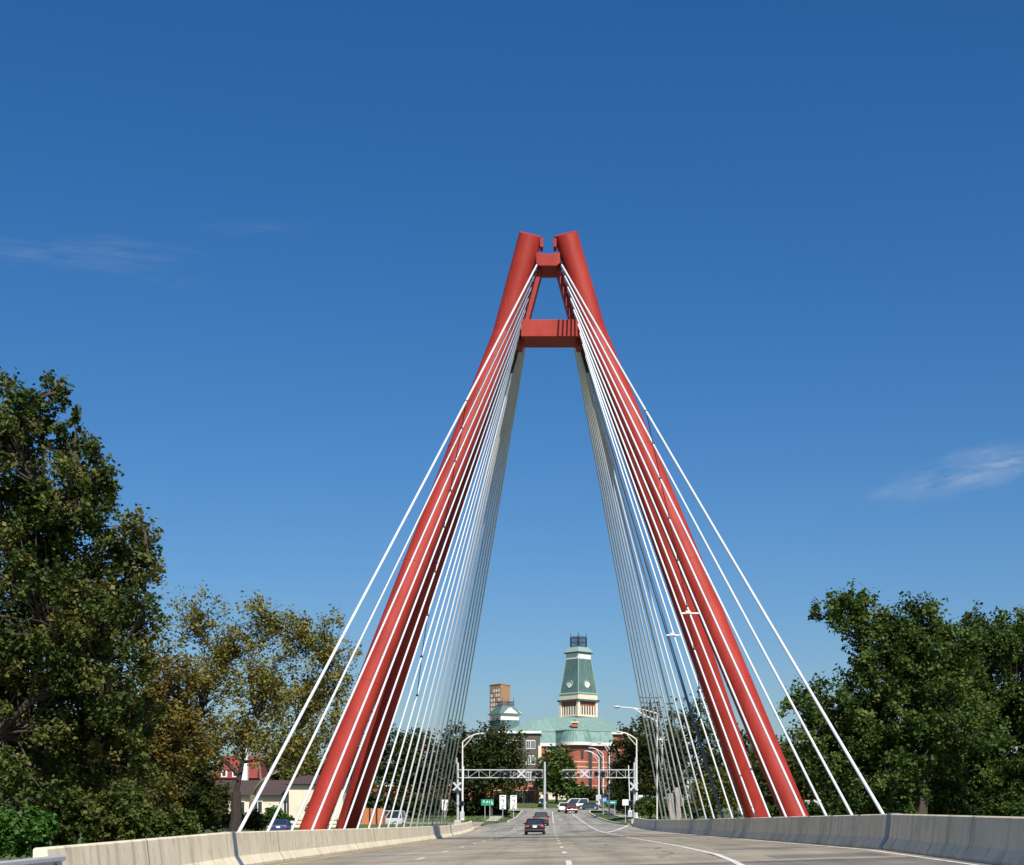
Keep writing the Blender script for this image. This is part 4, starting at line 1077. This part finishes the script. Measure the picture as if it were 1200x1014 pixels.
def tree(name, label, cat, base, lobes, Y, m, bark, seed, leaf=.16, clumps=60, per=90, spread=.5, tr=.3, trunk=None, group=None, shell=.55, tintvar=.5, depth=1.0, tbias=0.0, twigs=True, fork=.35):
    """lobes: (px, py, rx, ry[, dY]) in photo pixels at distance Y; base: (px, py or None)"""
    rng = np.random.default_rng(seed); k = Y/F
    bx = X(base[0], Y); bz = (terr_z(bx, Y) if base[1] is None else Z(base[1], Y)) - .2
    o = thing(name, label, cat, (bx, Y, bz), group=group)
    wood = MB(); V, T = [], []
    L3 = []
    for lb in lobes:
        px, py, rx, ry = lb[:4]; dy = lb[4] if len(lb) > 4 else 0
        L3.append((np.array((X(px, Y), Y+dy, Z(py, Y))), np.array((rx*k, (rx+ry)/2*k*depth, ry*k))))
    zlow = min(c[2]-r[2]*.5 for c, r in L3); ztop = max(c[2]+r[2] for c, r in L3)
    zf = bz + (ztop-bz)*fork if trunk is None else trunk
    fk = np.array((bx + rng.uniform(-.3, .3), Y, zf))
    wood.tube([(bx, Y, bz), tuple((np.array((bx, Y, bz))*.5+fk*.5) + np.array((rng.uniform(-.2, .2), 0, 0))), tuple(fk)], [tr*1.15, tr*.95, tr*.8], 9)
    def limb(a, b, r0, r1, sag=.15, n=5):
        a, b = np.array(a), np.array(b); ln = np.linalg.norm(b-a); pts = []
        off = rng.normal(size=3)*ln*.07
        for t in np.linspace(0, 1, n):
            p = a + (b-a)*t + off*math.sin(math.pi*t); p[2] += ln*sag*math.sin(math.pi*t)*.5
            pts.append(tuple(p))
        wood.tube(pts, list(np.linspace(r0, r1, n)), 6, False)
        return [np.array(p) for p in pts]
    vol = np.array([r[0]*r[2] for c, r in L3]); share = vol/vol.sum()
    order = sorted(range(len(L3)), key=lambda i: np.linalg.norm(L3[i][0]-fk))
    nodes = [(fk, tr*.72)]
    for i_ in order:
        (c, r), sh = L3[i_], share[i_]
        tgt = c - np.array((0, 0, r[2]*.25))
        best = min(nodes, key=lambda q: np.linalg.norm(q[0]-tgt) + .35*np.linalg.norm(q[0]-fk) + (2.0 if q[0][2] > tgt[2] else 0))
        a = limb(best[0], tgt, best[1]*.8, tr*.12, n=6)
        for j_, q_ in enumerate(a[1:], 1): nodes.append((q_, best[1]*.8 + (tr*.12-best[1]*.8)*j_/5))
        nc = max(3, int(clumps*sh*len(L3)/max(1, len(L3)) )) if False else max(3, int(round(clumps*sh)))
        for q in range(nc):
            u = rng.normal(size=3); u /= np.linalg.norm(u)
            rad = rng.uniform(shell, 1.0) if rng.random() < .8 else rng.uniform(.1, shell)
            rad *= rng.uniform(.86, 1.10)
            p = c + u*r*rad
            if twigs:
                src = a[rng.integers(2, len(a))]
                limb(src, p, min(.05, tr*.10), .012, .12, 4)
            cl = rng.uniform(0, 1)
            npf = max(4, int(per*rng.uniform(.5, 1.5)))
            sp = spread*rng.uniform(.55, 1.25)
            # leaves strung along a few twigs that leave the clump centre
            nt = 5
            dirs = rng.normal(size=(nt, 3)); dirs += u*.7; dirs[:, 2] += .25; dirs /= np.linalg.norm(dirs, axis=1)[:, None]
            w = rng.integers(0, nt, npf); t = rng.uniform(0, 1, npf)**.7
            cent = p + dirs[w]*(t*sp*1.5)[:, None] + np.clip(rng.normal(size=(npf, 3)), -1.5, 1.5)*sp*.30
            V.append(leaf_mesh(cent, leaf, None, rng))
            T.append(np.clip(tbias + .5 + (cl-.5)*tintvar + rng.normal(size=npf)*.12, 0, 1))
    wood.build('trunk', bark, o, True)
    build_leaves('crown', V, T, m, o)
    return o

# --- big cottonwood, near left
tree('cottonwood_tree', 'big dark green tree at the left edge, tallest of all, ragged against the sky', 'tree', (-40, None),
     [(20, 514, 66, 70), (86, 528, 24, 36), (35, 476, 40, 22), (82, 585, 46, 50), (118, 535, 16, 15), (128, 560, 16, 20), (112, 572, 22, 22), (66, 458, 14, 9), (140, 650, 36, 40, 1), (170, 618, 18, 13), (176, 655, 12, 18), (172, 700, 14, 26), (60, 700, 120, 120, 1), (40, 600, 80, 80, 2), (25, 850, 100, 110, 2), (-70, 575, 110, 115, 2), (-60, 760, 120, 150, 3), (120, 760, 65, 80), (110, 860, 70, 90, 2)],
     45, M['leaf_big'], M['bark'], 11, leaf=.15, clumps=900, per=115, spread=.37, tr=.42, shell=.45, tintvar=.75)
tree('ochre_tree', 'ochre brown leaved tree between the big dark tree and the olive tree', 'tree', (140, None),
     [(150, 850, 62, 70), (190, 800, 42, 50), (110, 910, 60, 50), (175, 900, 55, 48), (215, 860, 40, 45)],
     68, M['leaf_ochre'], M['bark_l'], 12, leaf=.17, clumps=330, per=85, spread=.5, tr=.18, shell=.35, tintvar=.6)
tree('olive_tree', 'olive yellow tree with open crown and visible forked limbs left of the white stay cables', 'tree', (272, 985),
     [(228, 728, 38, 34), (268, 760, 40, 44), (312, 728, 42, 38), (352, 742, 34, 36), (384, 762, 40, 44), (402, 800, 24, 30), (240, 800, 45, 48), (310, 800, 50, 52), (362, 822, 48, 48), (222, 856, 40, 34), (285, 858, 40, 32), (345, 880, 46, 34)],
     92, M['leaf_olive'], M['dark_bark'], 13, leaf=.19, clumps=620, per=44, spread=.60, tr=.36, trunk=Z(928, 92), shell=.12, tintvar=.6, depth=.9, tbias=.08)
tree('slender_tree', 'slender tree with a pale leaning trunk just behind the olive tree', 'tree', (293, None),
     [(330, 830, 36, 40), (300, 868, 44, 24), (255, 872, 36, 20), (360, 870, 40, 34), (395, 860, 30, 36), (340, 895, 30, 18)], 118, M['leaf_olive'], M['bark_l'], 14, leaf=.26, clumps=130, per=40, spread=.8, tr=.28, shell=.3, tbias=-.15)
tree('dark_green_tree', 'bushy dark green tree low between the ochre tree and the olive trunk', 'tree', (226, None),
     [(228, 925, 28, 40), (210, 900, 26, 30), (205, 945, 34, 30), (236, 895, 20, 24), (238, 948, 18, 24)], 84, M['leaf_dark'], M['bark'], 15, leaf=.2, clumps=190, per=80, spread=.5, tr=.14, shell=.3, tbias=.1)
tree('understory_tree', 'dark shaded tree low in the gap under the big left tree', 'tree', (70, None),
     [(40, 900, 70, 70), (110, 930, 50, 50), (-10, 870, 60, 80)], 56, M['leaf_big'], M['bark'], 16, leaf=.17, clumps=240, per=80, spread=.45, tr=.16, shell=.3, tbias=-.15)
# --- trees right
tree('broadleaf_tree', 'large dark green tree right of the bridge with a branch leaning left at its top', 'tree', (1075, None),
     [(983, 722, 30, 16), (1012, 706, 24, 13), (1003, 745, 24, 16), (1038, 752, 36, 36), (1060, 790, 62, 58), (1080, 744, 40, 34), (1112, 762, 38, 30), (1010, 830, 52, 44), (1090, 850, 80, 70), (1020, 900, 72, 56), (950, 822, 22, 22), (965, 850, 30, 26), (985, 890, 40, 46)],
     72, M['leaf_green'], M['bark'], 21, leaf=.19, clumps=560, per=150, spread=.46, tr=.38, shell=.6, tintvar=.8)
tree('broadleaf_tree', 'large dark green tree cut by the right edge of the picture', 'tree', (1175, None),
     [(1150, 760, 48, 36), (1190, 750, 44, 32), (1120, 790, 56, 60), (1195, 800, 70, 70), (1150, 870, 80, 70), (1210, 900, 80, 70), (1120, 920, 60, 50)],
     76, M['leaf_green'], M['bark'], 22, leaf=.19, clumps=480, per=150, spread=.48, tr=.38, shell=.6, tintvar=.8, tbias=-.03)
tree('round_tree', 'dark tree filling the gap between the outer right cables low behind the barrier', 'tree', (935, None),
     [(925, 905, 40, 44), (900, 920, 36, 40), (958, 915, 34, 40), (985, 935, 40, 40)], 130, M['leaf_dark'], M['bark'], 23, leaf=.36, clumps=200, per=70, spread=.9, tr=.3, shell=.4, tbias=.15)
# --- middle distance trees: behind right and left cables
def midtree(label, px, top, w, Y, seed, m='leaf_dark', base=None, tb=0.0, name='shade_tree', cl=110, per=60, bot=952):
    h = bot - top; rr = random.Random(seed)
    lobes = [(px + rr.uniform(-.1, .1)*w, top+h*.20, w*.26, h*.19), (px - w*.24, top+h*.38, w*.27, h*.24), (px + w*.24, top+h*.36, w*.28, h*.25),
             (px - w*.05, top+h*.55, w*.36, h*.26), (px + w*.26, top+h*.68, w*.24, h*.22), (px - w*.28, top+h*.66, w*.24, h*.24)]
    return tree(name, label, 'tree', (px, base), lobes, Y, M[m], M['bark'], seed, leaf=.0021*Y, clumps=cl, per=per, spread=Y*.0052, tr=.3, shell=.35, group='trees beyond the end of the bridge', tbias=tb, fork=.3, twigs=False)
midtree('tall dark tree directly right of the near right street lamp', 746, 848, 56, 232, 31)
midtree('dark tree behind the utility poles among the right stay cables', 775, 826, 66, 226, 32, tb=.15)
midtree('tallest dark tree behind the bright right stay cables', 812, 818, 70, 215, 33, tb=.1)
midtree('dark tree peeping between the two right red legs', 862, 848, 62, 205, 34)
midtree('dark tree just right of the outer right red leg', 905, 866, 56, 190, 35, tb=.12)
midtree('olive tinged low tree behind the right barrier', 840, 905, 50, 172, 36, 'leaf_olive', tb=-.35)
midtree('broad dark tree behind the left crossing gantry', 575, 845, 74, 252, 37, cl=190)
midtree('dark tree behind the darkest left stay cables', 535, 846, 62, 258, 38, tb=.1)
midtree('dark tree behind the bright left stay cables', 490, 850, 60, 262, 39)
midtree('dark tree beside the inner left red leg', 448, 852, 62, 258, 40, tb=.1)
midtree('dark tree seen between the left red legs and the olive tree', 405, 868, 66, 250, 41, tb=.15)
midtree('small rounded street tree with bright leaves before the brick civic building', 652, 881, 36, 330, 42, 'leaf_green', cl=140, bot=934)
midtree('distant dark tree low at the right behind the street name sign', 733, 912, 30, 272, 43, cl=80)
midtree('distant tree above the cream building roof', 365, 885, 60, 210, 44, 'leaf_olive', tb=-.3)
midtree('dark tree behind the church roof', 330, 875, 64, 262, 45)
midtree('distant dark tree far left behind the porch', 200, 868, 80, 245, 46, tb=.1)
midtree('distant dark tree farthest left behind the big tree', 110, 860, 90, 230, 47)
midtree('distant dark tree behind the right hand woods', 960, 868, 70, 220, 48)
midtree('distant dark tree far right behind the woods', 1040, 862, 90, 215, 49)
midtree('distant dark tree at the far right edge behind the woods', 1130, 860, 100, 210, 50)
# --- shrubs and hedges
def shrub(label, px, py, w, h, Y, seed, m='leaf_dark', name='shrub', cl=40, per=70, tb=0.0, leaf=None, cat='shrub', n=3):
    rr = random.Random(seed)
    lobes = [(px + (i-(n-1)/2)*w/n*1.0, py + rr.uniform(-.1, .1)*h, w/n*.7, h*.5) for i in range(n)]
    return tree(name, label, cat, (px, None), lobes, Y, M[m], M['bark'], seed, leaf=leaf or .0023*Y, clumps=cl, per=per, spread=(Y*.002 if cat == 'hedge' else Y*.003+.05), tr=.06, shell=.3, tbias=tb, twigs=False, group='shrubs and hedges')
shrub('bright green ivy bush rising behind the near left guardrail', 12, 978, 80, 46, 34, 61, 'leaf_ivy', cl=170, per=100, leaf=.12, n=4)
shrub('dark leafy bush behind the near left barrier', 105, 962, 130, 70, 46, 62, 'leaf_big', cl=260, per=100, leaf=.15, n=4)
shrub('low glossy bush along the left barrier before the porch', 170, 968, 110, 34, 62, 63, 'leaf_big', cl=130, per=80, tb=-.05, n=4)
shrub('ivy covered stem in front of the dark trunk at the far left', 14, 905, 22, 80, 42, 64, 'leaf_big', cl=36, per=50, tb=.0, leaf=.14, n=2)
shrub('clipped hedge below the cream building windows', 296, 961, 90, 7, 166, 65, 'leaf_green', name='hedge', cl=90, per=50, cat='hedge', n=9)
shrub('dark hedge behind the green destination sign', 560, 948, 62, 26, 262, 66, 'leaf_dark', name='hedge', cl=130, per=60, cat='hedge', n=5)
shrub('dark hedge under the left stay cables', 480, 945, 100, 26, 240, 67, 'leaf_dark', name='hedge', cl=190, per=60, cat='hedge', n=7)
shrub('dark rounded shrub on the right verge by the white square sign', 728, 938, 14, 16, 262, 68, 'leaf_dark', cl=30, per=60)
shrub('bright green shrub row behind the far right barrier', 790, 948, 90, 20, 186, 69, 'leaf_green', name='hedge', cl=130, per=50, cat='hedge', n=7)
shrub('low shrub row before the right woods', 950, 950, 130, 20, 110, 70, 'leaf_green', name='hedge', cl=150, per=60, tb=-.2, cat='hedge', n=8)
shrub('round shrub on the lawn right of the street tree', 677, 931, 16, 10, 362, 71, 'leaf_green', cl=24, per=50)
shrub('small shrub at the corner of the civic lawn', 700, 934, 12, 8, 360, 72, 'leaf_dark', cl=20, per=50)
shrub('leafy bush around the cream building door', 322, 956, 9, 10, 165, 73, 'leaf_ivy', cl=24, per=60, n=1)
shrub('dark bushes along the foot of the right woods', 1100, 945, 200, 36, 74, 74, 'leaf_green', cl=220, per=80, tb=-.2, n=8)
shrub('dark undergrowth around the foot of the olive tree', 262, 962, 90, 18, 100, 75, 'leaf_dark', cl=120, per=60, tb=.1, n=6, leaf=.2)
shrub('dark leafy understory behind the olive trunk before the cream building', 248, 940, 34, 40, 126, 76, 'leaf_dark', cl=90, per=60, tb=.1, n=3, leaf=.25)
shrub('small green shrub by the right end of the cream building', 372, 952, 16, 16, 160, 77, 'leaf_green', cl=30, per=50, n=2)
# --- far wood behind both sides, one mass
rng = np.random.default_rng(77); cw = []
for k in range(420):
    s = -1 if rng.random() < .5 else 1
    x = s*rng.uniform(38, 230); y = 300 + rng.uniform(-25, 60); h = 7 + 3.5*math.sin(x*.13) + 2*math.sin(x*.41+1)
    z0 = terr_z(x, y) + rng.uniform(.3, max(1.0, h))
    n_ = 46; cw.append(np.array((x, y, z0)) + np.clip(rng.normal(size=(n_, 3)), -1.6, 1.6)*np.array((2.2, 2.0, 1.3)))
cw = np.concatenate(cw)
fw = build_leaves('far_wood', [leaf_mesh(cw, .95, None, rng)], [np.clip(.45 + rng.normal(size=len(cw))*.2, 0, 1)], M['leaf_dark'], None)
tag(fw, kind='stuff')
# --- grass blades on the verges that show
rng = np.random.default_rng(5); pts = []
while len(pts) < 9000:
    s = rng.random()
    if s < .45: x, y = rng.uniform(7.5, 16), rng.uniform(188, 290)
    elif s < .75: x, y = rng.uniform(-18, -5), rng.uniform(186, 290)
    else: x, y = rng.uniform(-14, 22), rng.uniform(315, 372)
    if in_street(x, y, .3): continue
    if y < 292 and (rx(y)-.1 < x < rx(y)+.5 or lx(y)-.5 < x < lx(y)+.1): continue
    pts.append((x, y, terr_z(x, y)+.03))
gl = build_leaves('grass_blades', [leaf_mesh(np.array(pts), .22, None, rng, .1)], [rng.uniform(0, 1, len(pts))], M['grass_dry'], None)
tag(gl, kind='stuff')

# ------------------------------------------------------------------ world, sun, camera
AZ, EL = 18.0, 45.0          # sun: degrees right of straight behind the camera, and height
sdir = Vector((math.sin(R(AZ))*math.cos(R(EL)), -math.cos(R(AZ))*math.cos(R(EL)), math.sin(R(EL))))
w = bpy.data.worlds.new('World'); scene.world = w; w.use_nodes = True
nt = w.node_tree; N, L = nt.nodes, nt.links
bg = N['Background']
sky = N.new('ShaderNodeTexSky'); sky.sky_type = 'NISHITA'; sky.sun_disc = False
sky.sun_elevation = R(EL); sky.sun_rotation = math.atan2(sdir.x, sdir.y)
sky.altitude = 200; sky.air_density = 1.0; sky.dust_density = 1.7; sky.ozone_density = 4.5
hs = N.new('ShaderNodeHueSaturation'); hs.inputs['Saturation'].default_value = 1.32; hs.inputs['Hue'].default_value = .504; hs.inputs['Value'].default_value = 1.0
L.new(sky.outputs[0], hs.inputs['Color'])
# thin cirrus wisps, by direction in the sky
tc = N.new('ShaderNodeTexCoord')
def math_(op, a, b=None, v=None):
    n = N.new('ShaderNodeMath'); n.operation = op
    for i, q in enumerate((a, b)):
        if q is None: continue
        if isinstance(q, (int, float)): n.inputs[i].default_value = q
        else: L.new(q, n.inputs[i])
    return n.outputs[0]
sp = N.new('ShaderNodeSeparateXYZ'); L.new(tc.outputs['Generated'], sp.inputs[0])
az_ = math_('ARCTAN2', sp.outputs['X'], sp.outputs['Y']); el_ = math_('ARCSINE', sp.outputs['Z'])
cmb = N.new('ShaderNodeCombineXYZ'); L.new(az_, cmb.inputs[0]); L.new(el_, cmb.inputs[1])
def wisp(px, py, wx, wy, rot, scale, seed, amp):
    dx, dz = (px-VX)/F, (HY-py)/F
    a0 = math.atan2(dx, 1); e0 = math.asin(dz/math.sqrt(dx*dx+1+dz*dz))
    mp = N.new('ShaderNodeMapping'); mp.vector_type = 'TEXTURE'
    mp.inputs['Location'].default_value = (a0, e0, 0); mp.inputs['Rotation'].default_value = (0, 0, R(rot)); mp.inputs['Scale'].default_value = (wx, wy, 1)
    L.new(cmb.outputs[0], mp.inputs['Vector'])
    g = N.new('ShaderNodeTexGradient'); g.gradient_type = 'SPHERICAL'
    n0 = N.new('ShaderNodeTexNoise'); n0.inputs['Scale'].default_value = 1.6; n0.inputs['Detail'].default_value = 5
    off = N.new('ShaderNodeVectorMath'); off.operation = 'ADD'; off.inputs[1].default_value = (seed, seed*.7, 0)
    L.new(mp.outputs[0], off.inputs[0]); L.new(off.outputs[0], n0.inputs['Vector'])
    mixv = N.new('ShaderNodeVectorMath'); mixv.operation = 'MULTIPLY_ADD'; mixv.inputs[1].default_value = (.9, .9, 0); L.new(n0.outputs['Color'], mixv.inputs[0])
    sub = N.new('ShaderNodeVectorMath'); sub.operation = 'SUBTRACT'; sub.inputs[1].default_value = (.45, .45, 0)
    L.new(mp.outputs[0], mixv.inputs[2]); L.new(mixv.outputs[0], sub.inputs[0]); L.new(sub.outputs[0], g.inputs['Vector'])
    n1 = N.new('ShaderNodeTexNoise'); n1.inputs['Scale'].default_value = scale; n1.inputs['Detail'].default_value = 7; n1.inputs['Roughness'].default_value = .6
    L.new(off.outputs[0], n1.inputs['Vector'])
    r = N.new('ShaderNodeMapRange'); r.inputs[1].default_value = .36; r.inputs[2].default_value = .72; L.new(n1.outputs['Fac'], r.inputs[0])
    return math_('MULTIPLY', math_('MULTIPLY', g.outputs['Fac'], r.outputs[0]), amp)
last = None
for args in ((80, 296, .095, .012, 3, 2.2, 1.3, .15), (300, 266, .05, .006, 3, 2.5, 6.1, .06), (205, 330, .03, .006, -2, 2.5, 9.4, .05), (1130, 556, .062, .016, 12, 2.0, 4.4, .42), (1190, 540, .05, .011, 2, 2.2, 14.2, .5)):
    o_ = wisp(*args); last = o_ if last is None else math_('MAXIMUM', last, o_)
mx = N.new('ShaderNodeMixRGB'); L.new(last, mx.inputs['Fac']); L.new(hs.outputs[0], mx.inputs['Color1']); mx.inputs['Color2'].default_value = (6.0, 6.2, 6.9, 1)
L.new(mx.outputs[0], bg.inputs['Color']); bg.inputs['Strength'].default_value = .078

sl = bpy.data.lights.new('sun', 'SUN'); sl.energy = 5.0; sl.angle = R(.5); sl.color = (1, .945, .86)
so = bpy.data.objects.new('sun', sl); col.objects.link(so)
so.rotation_euler = (-sdir).to_track_quat('-Z', 'Y').to_euler(); so.location = (40, -60, 80)

cd = bpy.data.cameras.new('camera'); cam = bpy.data.objects.new('camera', cd); col.objects.link(cam)
cam.location = (0, 0, CZ); cam.rotation_euler = (R(90), 0, 0)
cd.sensor_fit = 'HORIZONTAL'; cd.sensor_width = 36; cd.lens = F/1200*36
cd.shift_x = -(VX-600)/1200; cd.shift_y = (HY-507)/1200
cd.clip_start = .2; cd.clip_end = 12000
scene.camera = cam
scene.view_settings.view_transform = 'Standard'; scene.view_settings.look = 'None'
scene.view_settings.exposure = 0.44; scene.view_settings.gamma = 1
scene.cycles.max_bounces = 6; scene.cycles.transparent_max_bounces = 8
